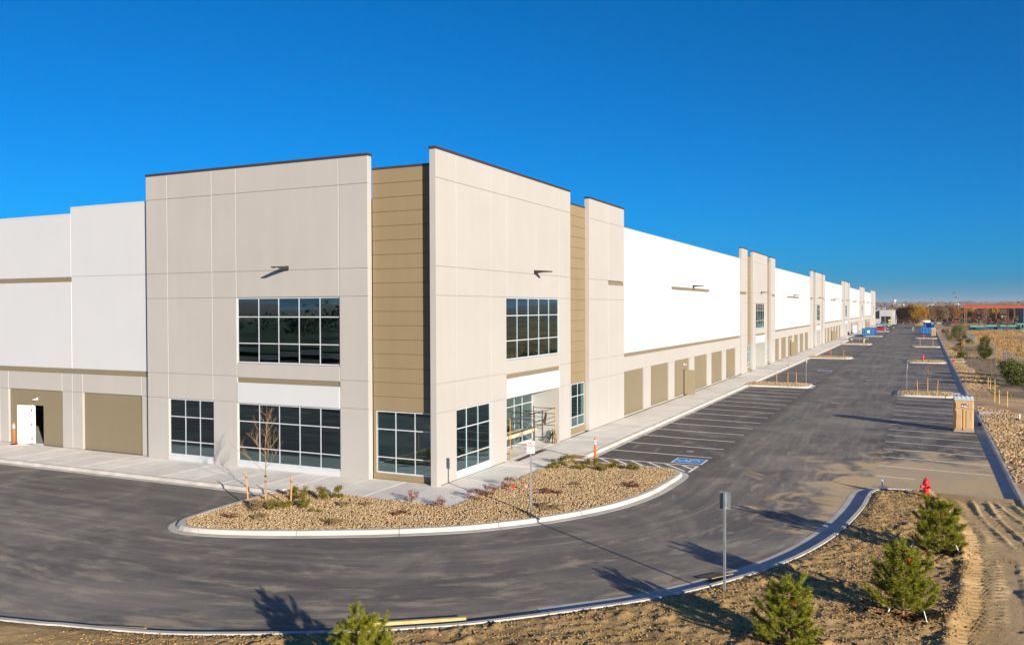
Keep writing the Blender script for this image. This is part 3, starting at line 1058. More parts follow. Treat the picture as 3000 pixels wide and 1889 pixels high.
# clods on the soil, thicker in the rough part and in the bowls
r = np.random.default_rng(5)
cx = r.uniform(-22, 6.5, 88000)
cy = r.uniform(12.5, 38.6, 88000)
dd, ss = seg_dist(cx, cy, NEAR)
dl, sl = seg_dist(cx, cy, LN)
ok = (ss > 0) & (dd > 0.06) & ((dl * sl < 0.1) | (r.uniform(0, 1, len(cx)) < 0.06))
ok &= ~((cx > 0) & (cy > 37.0))
ok &= (fbm(cx * 0.6, cy * 0.6, 3, 77) + 0.25 * np.clip((cx + 16) / 8, -1, 1) > 0.5 + r.uniform(-0.2, 0.2, len(cx)))
cx, cy = cx[ok], cy[ok]
ci = np.clip(np.round((cx - gx[0]) / 0.065).astype(int), 0, nx - 1)
cj = np.clip(np.round((cy - gy[0]) / 0.065).astype(int), 0, ny - 1)
o = pebbles('soil_clods', np.stack([cx, cy, SZ[cj, ci]], 1), 0.008, 0.034, CLOD, 0.75, 3, 0.42)
tag(o, 'loose brown soil clods scattered over the bare dirt', 'soil')
bx, by, bz_ = [], [], []
for px_, py_, ph in PINES:
    a = r.uniform(0, 2 * PI, 700)
    q = np.abs(r.normal(0, 0.55, 700))
    bx += list(px_ + q * np.cos(a)); by += list(py_ - 0.15 + q * np.sin(a))
bx, by = np.array(bx), np.array(by)
o = pebbles('mulch', np.stack([bx, by, np.array([soil_z(a, c) for a, c in zip(bx, by)])], 1), 0.015, 0.05,
            rnd_island('dark_mulch', [(0, (0.06, 0.03, 0.012)), (1, (0.17, 0.09, 0.035))], 0.95, 0.1), 0.5, 8, 0.3)
tag(o, 'dark brown mulch in the bowls round the young pines', 'mulch')

# ------------------------------------------------------------------ kerbs
PROF = [(0.0, -0.34), (0.0, 0.0), (-0.19, 0.0), (-0.225, -0.03), (-0.27, -0.136), (-0.55, -0.143), (-0.55, -0.34)]
PROFW = [(0.0, -0.34), (0.0, 0.0), (-0.13, 0.0), (-0.155, -0.025), (-0.2, -0.134), (-0.85, -0.143), (-0.85, -0.34)]
PROFR = [(0.0, -0.34), (0.0, 0.0), (-0.11, 0.0), (-0.13, -0.02), (-0.17, -0.132), (-0.6, -0.143), (-0.6, -0.34)]
PROFN = [(0.0, -0.34), (0.0, 0.0), (-0.13, 0.0), (-0.152, -0.02), (-0.19, -0.34)]

def sweep(mb, pts, prof, side):
    n = len(prof)
    rings = []
    for i, p in enumerate(pts):
        a = pts[max(i - 1, 0)]
        c = pts[min(i + 1, len(pts) - 1)]
        dx, dy = c[0] - a[0], c[1] - a[1]
        L = math.hypot(dx, dy)
        nx_, ny_ = -dy / L, dx / L                 # left-hand normal
        rings.append([(p[0] - nx_ * o * side, p[1] - ny_ * o * side, z_) for o, z_ in prof])
    vs = [v for q in rings for v in q]
    fs = []
    for i in range(len(pts) - 1):
        for k in range(n):
            k2 = (k + 1) % n
            f = (i * n + k, i * n + k2, (i + 1) * n + k2, (i + 1) * n + k)
            fs.append(f if side > 0 else tuple(reversed(f)))
    cap = tuple(range(n))
    fs.append(tuple(reversed(cap)) if side > 0 else cap)
    cap2 = tuple((len(pts) - 1) * n + k for k in range(n))
    fs.append(cap2 if side > 0 else tuple(reversed(cap2)))
    return mb.add(vs, fs)

def kerb(name, pts, side, prof=PROF, seg=3.3, gap=0.02, far=None):
    # a kerb split at its contraction joints, each stone a piece of its own
    root = bpy.data.objects.new(name, None)
    COL.objects.link(root)
    tag(root, kind='structure')
    P = [Vector((p[0], p[1])) for p in pts]
    cum = [0.0]
    for a, c in zip(P[:-1], P[1:]):
        cum.append(cum[-1] + (c - a).length)
    tot = cum[-1]
    def at(s):
        for i in range(len(P) - 1):
            if s <= cum[i + 1] or i == len(P) - 2:
                t = (s - cum[i]) / max(1e-9, cum[i + 1] - cum[i])
                return P[i] + (P[i + 1] - P[i]) * t
    n = max(1, round(tot / seg))
    if far is not None:
        n = max(1, round(min(tot, far) / seg))
    L = (tot if far is None else min(tot, far)) / n
    cuts = [k * L for k in range(n + 1)]
    if far is not None and far < tot:
        cuts.append(tot)
    for s0, s1 in zip(cuts[:-1], cuts[1:]):
        a, c = s0 + gap / 2, s1 - gap / 2
        q = [at(a)] + [P[i] for i in range(len(P)) if a + 0.05 < cum[i] < c - 0.05] + [at(c)]
        mb = MB()
        sweep(mb, [(v.x, v.y) for v in q], prof, side)
        obj('kerb_stone', mb, CURB, root)
    return root

ksp = min(range(len(NEAR)), key=lambda i: abs(NEAR[i][0] + 8.2))
kerb('near_kerb', NEAR[:ksp + 1], 1, PROFN)
kerb('near_gutter_kerb', NEAR[ksp:], 1, PROFW)
kerb('corner_island_kerb', ISL, -1)
kerb('front_kerb', [(-62, 27.68), (-24.0, 27.68)], -1)
kerb('side_kerb', [(-15.68, 40.9), (-15.68, 150), (-15.68, 400)], -1, far=110)
kerb('right_kerb', [(3.57, 36.5), (3.57, 160), (3.7, 300), (3.9, 400)], 1, PROFR, far=120)

# ------------------------------------------------------------------ pavements
walk = bpy.data.objects.new('pavement', None)
COL.objects.link(walk)
tag(walk, kind='structure')
sv = random.Random(3)
CONCS = [CONC, pm('sidewalk_concrete_b', (0.62, 0.575, 0.51), (0.74, 0.69, 0.615), 0.8, rough=0.85, bmp=0.15, bscale=25),
         pm('sidewalk_concrete_c', (0.7, 0.645, 0.57), (0.8, 0.745, 0.665), 1.0, rough=0.85, bmp=0.15, bscale=25)]
def slab(x0, x1, y0, y1, z1=0.0):
    mb = MB()
    mb.bbox(x0 + 0.006, x1 - 0.006, y0 + 0.006, y1 - 0.006, -0.14, z1 + sv.uniform(-0.002, 0.002), 0.006)
    return obj('slab', mb, sv.choice(CONCS), walk)
x = -60.2
while x < -24.5:
    x1 = min(x + 1.83, -24.0)
    slab(x, x1, 27.68, 31.26)
    x = x1
for a, c in ((-24.0, -22.0), (-22.0, -20.2), (-20.2, -18.45)):
    slab(a, c, 27.92, 31.3)
slab(-18.45, -16.0, 27.92, 31.0)
y = 31.0
while y < 38.2:
    y1 = y + 1.83
    slab(-18.42, -16.0, y, y1)
    y = y1
y2 = y
mb = MB()
mb.prism([(-18.42, y2), (-16.0, y2), (-16.0, 39.2), (-14.6, 39.2), (-15.3, 40.2), (-15.68, 41.1), (-15.68, 42.0), (-18.42, 42.0)], -0.14, 0.0)
obj('slab', mb, CONC, walk)
y = 42.0
while y < 150:
    slab(-18.42, -15.68, y, y + 1.83)
    y += 1.83
slab(-18.42, -15.68, y, 397)
# rusty tactile plate on the ramp
mb = MB()
mb.prism([(-16.25, 39.45), (-15.35, 39.75), (-15.35, 40.6), (-16.15, 40.75)], 0.0, 0.008)
obj('tactile_plate', mb, pm('rust_plate', (0.36, 0.17, 0.05), (0.45, 0.25, 0.1), 3, rough=0.8), walk)

# ------------------------------------------------------------------ painted lines
def line(pts, w=0.125, z0=ZA + 0.004, name='stall_line', mat=LINE, parent=LOT):
    (x0, y0), (x1, y1) = pts
    L = math.hypot(x1 - x0, y1 - y0)
    nx_, ny_ = -(y1 - y0) / L * w / 2, (x1 - x0) / L * w / 2
    mb = MB()
    mb.add([(x0 + nx_, y0 + ny_, z0), (x0 - nx_, y0 - ny_, z0), (x1 - nx_, y1 - ny_, z0), (x1 + nx_, y1 + ny_, z0)], [(0, 1, 2, 3)])
    return obj(name, mb, mat, parent)

LS = [43.86, 46.75, 49.8, 52.72, 55.7, 58.72, 61.73, 64.75, 67.85, 70.9, 73.95, 76.95, 79.95, 82.85]
LE = [43.57, 46.4, 49.28, 52.15, 55.05, 57.95, 60.99, 63.8, 66.7, 69.75, 72.8, 75.75, 78.74, 81.55]
for a, c in zip(LS, LE):
    line(((-15.17, a), (-9.68, c)))
for y in [91.0 + 2.93 * k for k in range(15)]:
    line(((-15.17, y + 0.9), (-9.66, y)))
for y in [143.0 + 3.0 * k for k in range(15)]:
    line(((-15.17, y + 0.9), (-9.7, y)), 0.16)
for y in [197.0 + 3.1 * k for k in range(14)]:
    line(((-15.17, y + 0.8), (-9.7, y)), 0.16)
for y in [249.0 + 3.1 * k for k in range(13)]:
    line(((-15.17, y + 0.8), (-9.7, y)), 0.16)
RS = [(42.04, 41.6), (44.86, 44.25), (47.57, 47.0), (50.3, 49.68), (53.03, 52.33), (55.73, 54.96), (58.39, 57.66), (61.11, 60.3), (63.8, 62.95), (66.55, 65.5), (69.35, 68.4), (72.35, 71.2), (75.35, 74.3), (78.4, 77.2)]
for i, (a, c) in enumerate(RS):
    x1 = 2.93
    y1 = a + (c - a)
    if i == 0:
        line(((-1.93, a), (-0.3, a - 0.15)))
        continue
    line(((-1.92, a), (x1, c)))
for y in [88.9, 92.5, 95.85, 99.07, 102.2, 105.4, 108.9, 112.0, 115.3, 118.3, 121.4, 124.3]:
    line(((-1.9, y), (3.0, y - 1.3)))
for y in [138.5 + 3.2 * k for k in range(13)]:
    line(((-1.9, y), (3.0, y - 1.0)), 0.16)
for y in [190 + 3.2 * k for k in range(12)]:
    line(((-1.9, y), (3.0, y - 1.0)), 0.16)
# hatched access aisle
line(((-15.1, 41.25), (-9.8, 40.97)))
line(((-9.8, 41.05), (-9.82, 39.25)), 0.13)
for a, c in (((-15.2, 40.6), (-14.75, 40.05)), ((-14.93, 41.22), (-13.6, 39.72)), ((-14.08, 41.15), (-12.7, 39.65)), ((-13.22, 41.12), (-11.85, 39.6)), ((-12.33, 41.08), (-10.95, 39.55)),
             ((-11.45, 41.03), (-10.05, 39.45)), ((-10.6, 40.99), (-9.86, 40.12))):
    line((a, c), name='hatch_line')
# wheelchair bay marks
def ada(x, y, s=1.0, zo=ZA + 0.005):
    root = bpy.data.objects.new('wheelchair_marking', None)
    COL.objects.link(root)
    root.location = (x, y, zo)
    root.parent = LOT
    mb = MB()
    mb.add([(-0.78, -0.72, 0), (0.78, -0.72, 0), (0.78, 0.72, 0), (-0.78, 0.72, 0)], [(0, 1, 2, 3)])
    obj('white_square', mb, LINE, root)
    mb = MB()
    mb.add([(-0.7, -0.64, 0.003), (0.7, -0.64, 0.003), (0.7, 0.64, 0.003), (-0.7, 0.64, 0.003)], [(0, 1, 2, 3)])
    obj('blue_square', mb, BLUEP, root)
    # symbol, upright for someone standing in the aisle: up = -x, right = +y
    sy = MB()
    def st(p, q, w):
        (u0, v0), (u1, v1) = p, q
        L = math.hypot(u1 - u0, v1 - v0)
        a, c = -(v1 - v0) / L * w / 2, (u1 - u0) / L * w / 2
        e0, e1 = (u1 - u0) / L * w * 0.3, (v1 - v0) / L * w * 0.3
        P = [(u0 + a - e0, v0 + c - e1), (u0 - a - e0, v0 - c - e1), (u1 - a + e0, v1 - c + e1), (u1 + a + e0, v1 + c + e1)]
        sy.add([(-v, u, 0.006) for u, v in P], [(0, 1, 2, 3)])
    n = 14
    sy.add([(-(0.5 + 0.09 * math.sin(2 * PI * k / n)), -0.1 + 0.09 * math.cos(2 * PI * k / n), 0.006) for k in range(n)], [tuple(range(n))])
    st((-0.1, 0.38), (-0.07, 0.02), 0.1)
    st((-0.08, 0.2), (0.2, 0.2), 0.08)
    st((-0.07, 0.0), (0.2, 0.0), 0.1)
    st((0.2, 0.0), (0.33, -0.34), 0.1)
    st((0.33, -0.36), (0.45, -0.32), 0.07)
    for k in range(12):
        a0 = math.radians(115 + k * 19)
        a1 = math.radians(115 + (k + 1) * 19)
        st((-0.02 + 0.31 * math.cos(a0), -0.2 + 0.31 * math.sin(a0)), (-0.02 + 0.31 * math.cos(a1), -0.2 + 0.31 * math.sin(a1)), 0.075)
    obj('wheelchair_symbol', sy, LINE, root)
ada(-10.49, 42.17)
ada(-10.7, 109.4)
ada(-10.7, 186.0)
# manhole and valve lids
for (x, y, q) in ((-11.2, 45.1, 0.22), (-5.1, 97.0, 0.4), (-6.4, 73.0, 0.3)):
    mb = MB()
    mb.lathe([(q, ZA - 0.05), (q, ZA + 0.006), (q * 0.8, ZA + 0.008)], (x, y, 0), 18)
    obj('manhole_lid', mb, pm('lid_metal', (0.3, 0.29, 0.28), rough=0.7), LOT)

# ------------------------------------------------------------------ gravel beds and islands
def bed(name, poly, z1, mat=BEDROCK):
    mb = MB()
    mb.prism(poly, -0.14, z1)
    return struct(name, mb, mat)
island_poly = ISL + [(-15.2, 39.15), (-15.98, 38.6), (-15.98, 27.95), (-23.9, 27.9)]
bed('corner_island_bed', island_poly, -0.03)

def fill(poly, n, seed, zf=None):
    P = np.array(poly)
    r = np.random.default_rng(seed)
    lo, hi = P.min(0), P.max(0)
    out = []
    px = r.uniform(lo[0], hi[0], n)
    py = r.uniform(lo[1], hi[1], n)
    ok = in_poly(px, py, poly)
    px, py = px[ok], py[ok]
    zc = np.zeros(len(px)) if zf is None else zf(px, py)
    return np.stack([px, py, zc], 1)

def mound(px, py):
    d1, _ = seg_dist(px, py, ISL)
    return -0.02 + 0.05 * np.clip(d1 / 1.5, 0, 1) + 0.06 * (fbm(px * 0.7, py * 0.7, 3, 9) - 0.5)
pts = fill(island_poly, 84000, 2, mound)
dd, ss = seg_dist(pts[:, 0], pts[:, 1], ISL)
pts = pts[dd > 0.17 - 0.15]
o = pebbles('gravel', pts, 0.017, 0.043, STONE, 0.7, 4, 0.25)
tag(o, 'tan river rock filling the corner island by the building', 'gravel')

def rrect(x0, x1, y0, y1, rl=0.5, n=5):
    P = []
    for (cx_, cy_, a0) in ((x1 - rl, y1 - rl, 0), (x0 + rl, y1 - rl, 90), (x0 + rl, y0 + rl, 180), (x1 - rl, y0 + rl, 270)):
        for k in range(n + 1):
            a = math.radians(a0 + 90 * k / n)
            P.append((cx_ + rl * math.cos(a), cy_ + rl * math.sin(a)))
    return P

isl_gravel = []
def parking_island(x0, x1, y0, y1, nst, soil=False):
    P = rrect(x0, x1, y0, y1, min(0.6, (y1 - y0) / 2 - 0.05))
    pin = rrect(x0 + 0.02, x1 - 0.02, y0 + 0.02, y1 - 0.02, min(0.58, (y1 - y0) / 2 - 0.06))
    kerb('island_kerb', P + [P[0]], -1, PROF if nst > 200 else PROFN, 4.0)
    bed('island_bed', pin, -0.02, BEDROCK)
    if nst:
        q = fill(pin, nst, int(y0))
        q[:, 2] = -0.02 + 0.08 * np.clip(seg_dist(q[:, 0], q[:, 1], pin + [pin[0]])[0] / 0.8, 0, 1)
        isl_gravel.append(q)
# the kerb profile points inwards-out, so islands are traced anticlockwise with the road outside
parking_island(-15.66, -10.0, 85.1, 88.6, 1900)
parking_island(-15.66, -9.9, 135.6, 139.6, 900)
parking_island(-15.66, -9.9, 188.6, 192.6, 300)
parking_island(-15.66, -9.8, 242.0, 246.0, 0)
parking_island(-15.66, -9.8, 291.5, 295.5, 0)
parking_island(-15.66, -9.8, 344.0, 348.0, 0)
parking_island(-1.78, 2.32, 80.75, 84.8, 1900)
parking_island(-1.76, 2.5, 129.3, 134.6, 1000)
parking_island(-1.75, 2.8, 181.0, 185.0, 0)
parking_island(-1.7, 2.9, 230.0, 234.0, 0)
o = pebbles('island_gravel', np.concatenate(isl_gravel), 0.035, 0.075, STONE, 0.7, 6, 0.25)
tag(o, 'tan rock in the small parking islands down the aisle', 'gravel')
for y0, y1 in ((80.9, 85.6), (129.3, 134.5), (181, 185), (230, 234)):
    mb = MB()
    mb.box(2.36, 3.02, y0, y1, ZA - 0.1, ZA + 0.01)
    tag(obj('concrete_pan', mb, CONC), kind='structure')

# ------------------------------------------------------------------ planting strip beside the lot, field beyond the fence
mb = MB()
gxs = np.arange(3.57, 11.0, 0.5)
gys = np.concatenate([np.arange(36.5, 140, 0.7), np.arange(140, 405, 4.0)])
QX, QY = np.meshgrid(gxs, gys)
QZ = -0.03 + 0.25 * (fbm(QX * 0.4, QY * 0.4, 4, 31) - 0.5) * np.clip((QX - 3.6) / 1.0, 0, 1)
V = np.stack([QX.ravel(), QY.ravel(), QZ.ravel()], 1)
ii = (np.arange(len(gys) - 1)[:, None] * len(gxs) + np.arange(len(gxs) - 1)[None, :]).ravel()
F = np.stack([ii, ii + 1, ii + 1 + len(gxs), ii + len(gxs)], 1)
tag(link('planting_strip', mesh_np('planting_strip', V, F, True), MULCH), kind='structure')
def strip_z(px, py):
    return -0.03 + 0.25 * (fbm(px * 0.4, py * 0.4, 4, 31) - 0.5) * np.clip((px - 3.6) / 1.0, 0, 1)
areas = [([(3.6, 42), (3.6, 73), (4.3, 73.2), (5.6, 71), (6.6, 64), (7.6, 56), (8.5, 48), (8, 42)], 19000),
         ([(3.6, 88.5), (3.6, 131), (4.6, 130), (5.0, 120), (6.2, 111), (6.6, 97), (6.7, 94), (5.4, 88.5)], 14000),
         ([(3.6, 134), (3.6, 190), (5.2, 190), (5.4, 160), (5.2, 134)], 7000),
         ([(7.9, 70), (8.2, 86), (8.3, 108), (8.5, 131), (9.9, 150), (10.3, 150), (10.3, 70)], 7000)]
allp = []
for k, (pl_, n_) in enumerate(areas):
    q = fill(pl_, n_, 60 + k, strip_z)
    q = q[fbm(q[:, 0] * 1.1, q[:, 1] * 1.1, 3, 91) > 0.36]
    allp.append(q)
o = pebbles('strip_gravel', np.concatenate(allp), 0.035, 0.085, STONE2, 0.7, 12, 0.25)
tag(o, 'brown and tan rock mulch along the right kerb', 'gravel')
# low concrete drain pans across the strip
for (x0, x1, y0, y1) in ((3.58, 4.9, 67.5, 69.4), (3.6, 5.1, 131.4, 133.2)):
    mb = MB()
    mb.box(x0, x1, y0, y1, -0.2, 0.035)
    tag(obj('concrete_pan', mb, CONC), kind='structure')

gxs = np.concatenate([np.arange(10.6, 60, 1.0), np.arange(60, 420, 12.0)])
gys = np.concatenate([np.arange(36.5, 320, 1.5), np.arange(320, 460, 6.0)])
QX, QY = np.meshgrid(gxs, gys)
QZ = -0.3 + 0.9 * (fbm(QX * 0.12, QY * 0.12, 5, 71) - 0.5) * np.clip((QX - 10.6) / 6.0, 0, 1)
V = np.stack([QX.ravel(), QY.ravel(), QZ.ravel()], 1)
ii = (np.arange(len(gys) - 1)[:, None] * len(gxs) + np.arange(len(gxs) - 1)[None, :]).ravel()
F = np.stack([ii, ii + 1, ii + 1 + len(gxs), ii + len(gxs)], 1)
tag(link('dry_field', mesh_np('dry_field', V, F, True), FIELD), kind='structure')

def field_z(px, py):
    return -0.3 + 0.9 * (fbm(px * 0.12, py * 0.12, 5, 71) - 0.5) * np.clip((px - 10.6) / 6.0, 0, 1)

def blades(name, pts, h0, h1, w, mat, seed=1, per=3, lean=0.35):
    r = np.random.default_rng(seed)
    n = len(pts) * per
    base = np.repeat(pts, per, 0) + np.concatenate([r.normal(0, w * 1.5, (n, 2)), np.zeros((n, 1))], 1)
    h = r.uniform(h0, h1, n)
    a = r.uniform(0, 2 * PI, n)
    l = r.normal(0, lean, (n, 2)) * h[:, None]
    wx, wy = np.cos(a) * w, np.sin(a) * w
    V = np.zeros((n, 3, 3))
    V[:, 0] = base + np.stack([wx, wy, np.zeros(n)], 1)
    V[:, 1] = base - np.stack([wx, wy, np.zeros(n)], 1)
    V[:, 2] = base + np.stack([l[:, 0], l[:, 1], h], 1)
    F = np.arange(n * 3).reshape(n, 3)
    return tag(link(name, mesh_np(name, V.reshape(-1, 3), F), mat), kind='stuff')
r = np.random.default_rng(17)
fx = 10.8 + 60 * r.uniform(0, 1, 26000) ** 1.5
fy = r.uniform(85, 325, 26000)
kk = fbm(fx * 0.13, fy * 0.06, 4, 41) > 0.47
fx, fy = fx[kk], fy[kk]
o = blades('dry_grass', np.stack([fx, fy, field_z(fx, fy)], 1), 0.15, 0.55, 0.05, GRASSD, 4, 3)
tag(o, 'dry tan grass over the open field behind the fence', 'grass')
# weedy grass along the strip
fx = r.uniform(3.8, 10, 2600)
fy = r.uniform(44, 200, 2600)
kk = fbm(fx * 0.5, fy * 0.25, 3, 47) > 0.58
o = blades('weeds', np.stack([fx[kk], fy[kk], strip_z(fx[kk], fy[kk])], 1), 0.1, 0.35, 0.02, rnd_island('weed_blades', [(0, (0.2, 0.19, 0.05)), (1, (0.36, 0.3, 0.12))], 0.8, 0.2, 0.2), 5, 8)
tag(o, 'yellowish weeds along the planting strip', 'weeds')

# ------------------------------------------------------------------ wall lamps
def wall_lamp(f, u, v, w, label):
    base = f.m(u, v, w)
    t = thing('wall_lamp', label, 'lamp', base, 0, 'wall lamps on the warehouse')
    mb = MB()
    f.box(mb, u - 0.08, u + 0.08, v - 0.1, v + 0.1, w, w + 0.07)
    obj('wall_plate', mb, BRONZE, t, base)
    mb = MB()
    P = [(0.07, 0.07, 0.085, -0.075), (0.35, 0.15, 0.075, -0.035), (0.6, 0.155, 0.06, -0.02), (0.98, 0.12, 0.035, -0.015)]
    vs = []
    for (d, hw, zt, zb) in P:
        vs += [f.m(u - hw, v + zb, w + d), f.m(u + hw, v + zb, w + d), f.m(u + hw, v + zt, w + d), f.m(u - hw, v + zt, w + d)]
    fs = []
    for i in range(len(P) - 1):
        for k in range(4):
            k2 = (k + 1) % 4
            fs.append((i * 4 + k, i * 4 + k2, (i + 1) * 4 + k2, (i + 1) * 4 + k))
    fs += [(3, 2, 1, 0), tuple((len(P) - 1) * 4 + k for k in range(4))]
    obj('lamp_arm', mb.add(vs, fs), BRONZE, t, base)
    mb = MB()
    f.box(mb, u - 0.1, u + 0.1, v - 0.032, v - 0.024, w + 0.55, w + 0.92)
    obj('lens', mb, SIGNW, t, base)
    return t
wall_lamp(FL, -26.44, 9.4, 0, 'dark wall lamp over the upper window of the left corner tower')
wall_lamp(FR, 41.03, 9.42, 0, 'dark wall lamp over the upper window right of the building corner')
ORD = ['nearest', 'second', 'third', 'fourth', 'fifth', 'sixth', 'seventh', 'eighth', 'ninth']
k = 0
for s0 in starts:
    wall_lamp(FR, s0 + 20.15, 9.45, WB, ORD[k] + ' dark wall lamp along the big white wall fields')
    k += 1
k = 0
for e in TE:
    wall_lamp(FR, e - 11.65, 9.42, 0, ORD[k] + ' dark wall lamp on the beige entrance towers past the corner')
    k += 1

# ------------------------------------------------------------------ lettering
def text_mesh(body, size, bold=0.0):
    cu_ = bpy.data.curves.new('txt', 'FONT')
    cu_.body = body
    cu_.size = size
    cu_.align_x = 'CENTER'
    cu_.align_y = 'CENTER'
    cu_.offset = bold
    o = bpy.data.objects.new('txt', cu_)
    COL.objects.link(o)
    dg = bpy.context.evaluated_depsgraph_get()
    me = bpy.data.meshes.new_from_object(o.evaluated_get(dg))
    bpy.data.objects.remove(o)
    return me

def place_text(body, size, loc, parent, mat, sx=1.0, bold=0.0, name='lettering'):
    me = text_mesh(body, size, bold)
    me.materials.clear()
    o = link(name, me, mat, parent)
    o.location = loc
    o.rotation_euler = (PI / 2, 0, 0)
    o.scale = (sx, 1, 1)
    return o

def u_post(mb, h, w=0.055):
    # perforated square tube
    mb.box(-w / 2, w / 2, -w / 2, w / 2, -0.15, h)
    return mb

def sign_plate(w, h, z0, y):
    mb = MB()
    P = rrect(-w / 2, w / 2, z0, z0 + h, 0.03, 4)
    n = len(P)
    vs = [(x_, y, z_) for x_, z_ in P] + [(x_, y + 0.006, z_) for x_, z_ in P]
    fs = [tuple(reversed(range(n))) if False else tuple(range(n)), tuple(n + k_ for k_ in reversed(range(n)))]
    for i in range(n):
        j = (i + 1) % n
        fs.append((j, i, i + n, j + n))
    return mb.add(vs, fs)

def parking_sign(loc, rz, label, h=2.66, front=True):
    t = thing('no_parking_sign', label, 'sign', loc, rz)
    mb = MB()
    u_post(mb, h - 0.03)
    p_ = obj('post', mb, GALV, t)
    mb = MB()
    for k_ in range(34):
        z_ = 0.15 + k_ * 0.07
        mb.box(-0.008, 0.008, 0.0276, 0.0285, z_ - 0.008, z_ + 0.008)
        mb.box(-0.008, 0.008, -0.0285, -0.0276, z_ - 0.008, z_ + 0.008)
    obj('punched_hole', mb, BLACK, p_)
    pl_ = obj('sign_plate', sign_plate(0.305, 0.47, h - 0.47, -0.036), GALV, t)
    obj('white_face', sign_plate(0.297, 0.462, h - 0.466, -0.0415), SIGNW, pl_)
    if front:
        mb = MB()
        z0 = h - 0.47
        for (a, c, d, e) in ((-0.135, 0.135, 0.012, 0.018), (-0.135, 0.135, 0.452, 0.458), (-0.141, -0.135, 0.018, 0.452), (0.135, 0.141, 0.018, 0.452)):
            mb.box(a, c, -0.0435, -0.0418, z0 + d, z0 + e)
        obj('border', mb, SIGNR, pl_)
        place_text('NO', 0.12, (0, -0.0432, h - 0.09), pl_, SIGNR, 1.0, 0.005)
        place_text('PARKING', 0.078, (0, -0.0432, h - 0.185), pl_, SIGNR, 0.88, 0.004)
        place_text('FIRE', 0.062, (0, -0.0432, h - 0.26), pl_, SIGNR, 0.85, 0.002)
        place_text('LANE', 0.062, (0, -0.0432, h - 0.325), pl_, SIGNR, 0.85, 0.002)
        mb = MB()
        z_ = h - 0.4
        mb.box(-0.06, 0.06, -0.0435, -0.0418, z_ - 0.009, z_ + 0.009)
        for sgn in (1, -1):
            mb.add([(sgn * 0.11, -0.0432, z_), (sgn * 0.055, -0.0432, z_ + 0.03), (sgn * 0.055, -0.0432, z_ - 0.03)], [(0, 1, 2) if sgn > 0 else (0, 2, 1)])
        obj('arrow', mb, BLACK, pl_)
    return t
parking_sign((-12.85, 28.2, 0), 0.32, 'white no parking fire lane sign on a post in the corner gravel island', 2.7)
parking_sign((-4.72, 22.72, -0.02), math.radians(172), 'road sign seen from behind on a tall post at the near dirt kerb', 2.66, True)
for (x, y, h, rz, lab) in ((-10.32, 87.9, 2.55, 1.5, 'thin sign post edge-on at the end of the near left parking island'),
                           (-1.3, 84.6, 2.4, 1.5, 'thin sign post edge-on at the end of the near right parking island')):
    parking_sign((x, y, 0), rz, lab, h)
t = thing('marker_post', 'short white marker post at the tip of the dirt kerb', 'post', (-1.5, 38.42, 0))
mb = MB()
mb.box(-0.03, 0.03, -0.02, 0.02, -0.1, 0.36)
obj('post', mb, WHITEM, t)
mb = MB()
mb.box(-0.032, 0.032, -0.022, 0.022, 0.36, 0.42)
obj('cap', mb, pm('marker_blue', (0.1, 0.25, 0.45), rough=0.5), t)

# ------------------------------------------------------------------ orange delineators
def delineator(loc, label, h=1.2, base=True):
    t = thing('delineator_post', label, 'delineator', loc, 0, 'orange delineator posts')
    mb = MB()
    mb.lathe([(0.058, 0.0), (0.058, h - 0.1), (0.045, h - 0.06), (0.05, h - 0.03), (0.05, h), (0.03, h + 0.01)], n=14)
    obj('post', mb, ORANGE, t, smooth=True)
    for z_ in (h - 0.32, h - 0.19):
        mb = MB()
        mb.lathe([(0.061, z_), (0.061, z_ + 0.085)], n=14)
        obj('reflective_band', mb, REFL, t, smooth=True)
    mb = MB()
    mb.lathe([(0.2, 0.0), (0.2, 0.03), (0.07, 0.06)], n=8)
    obj('rubber_base', mb, BLACK, t)
    return t
delineator((-14.42, 39.22, 0.0), 'orange delineator post with white bands beside the hatched aisle', 1.18)
delineator((-45.9, 30.85, 0.0), 'orange delineator post with white bands beside the open white door', 1.22)

# ------------------------------------------------------------------ hydrants
def hydrant(loc, label, h=0.78, rz=0.0, mat=RED):
    s = h / 0.78
    t = thing('fire_hydrant', label, 'hydrant', loc, rz, 'fire hydrants')
    t.scale = (s, s, s)
    mb = MB()
    mb.lathe([(0.16, -0.02), (0.16, 0.04), (0.105, 0.05), (0.1, 0.09), (0.1, 0.5), (0.14, 0.505), (0.14, 0.54), (0.125, 0.56), (0.115, 0.62), (0.08, 0.69), (0.03, 0.72), (0.025, 0.78)], n=18)
    obj('barrel', mb, mat, t, smooth=False)
    for a in (0, 120, 240):
        mb = MB()
        d = Vector((math.cos(math.radians(a + 200)), math.sin(math.radians(a + 200)), 0))
        c = Vector((0, 0, 0.4))
        rr_ = 0.075 if a == 0 else 0.05
        mb.tube([c + d * 0.08, c + d * 0.17, c + d * 0.175, c + d * 0.2], [rr_ * 0.8, rr_ * 0.8, rr_, rr_], 12)
        mb.tube([c + d * 0.2, c + d * 0.225], 0.02, 6)
        obj('nozzle_cap', mb, mat, t)
    for k_ in range(8):
        a = 2 * PI * k_ / 8
        mb = MB()
        mb.tube([(0.137 * math.cos(a), 0.137 * math.sin(a), 0.03), (0.137 * math.cos(a), 0.137 * math.sin(a), 0.062)], 0.014, 6)
        obj('bolt', mb, mat, t)
    return t
hydrant((0.13, 37.3, soil_z(0.13, 37.3) - 0.02), 'red fire hydrant at the edge of the bare dirt', 0.78, 0.0)
hydrant((0.0, 132.0, 0.02), 'red fire hydrant on the second right parking island', 0.85, 0.5)
hydrant((0.08, 232.0, 0.02), 'far red fire hydrant near the blue dumpster', 0.85, 0.9)
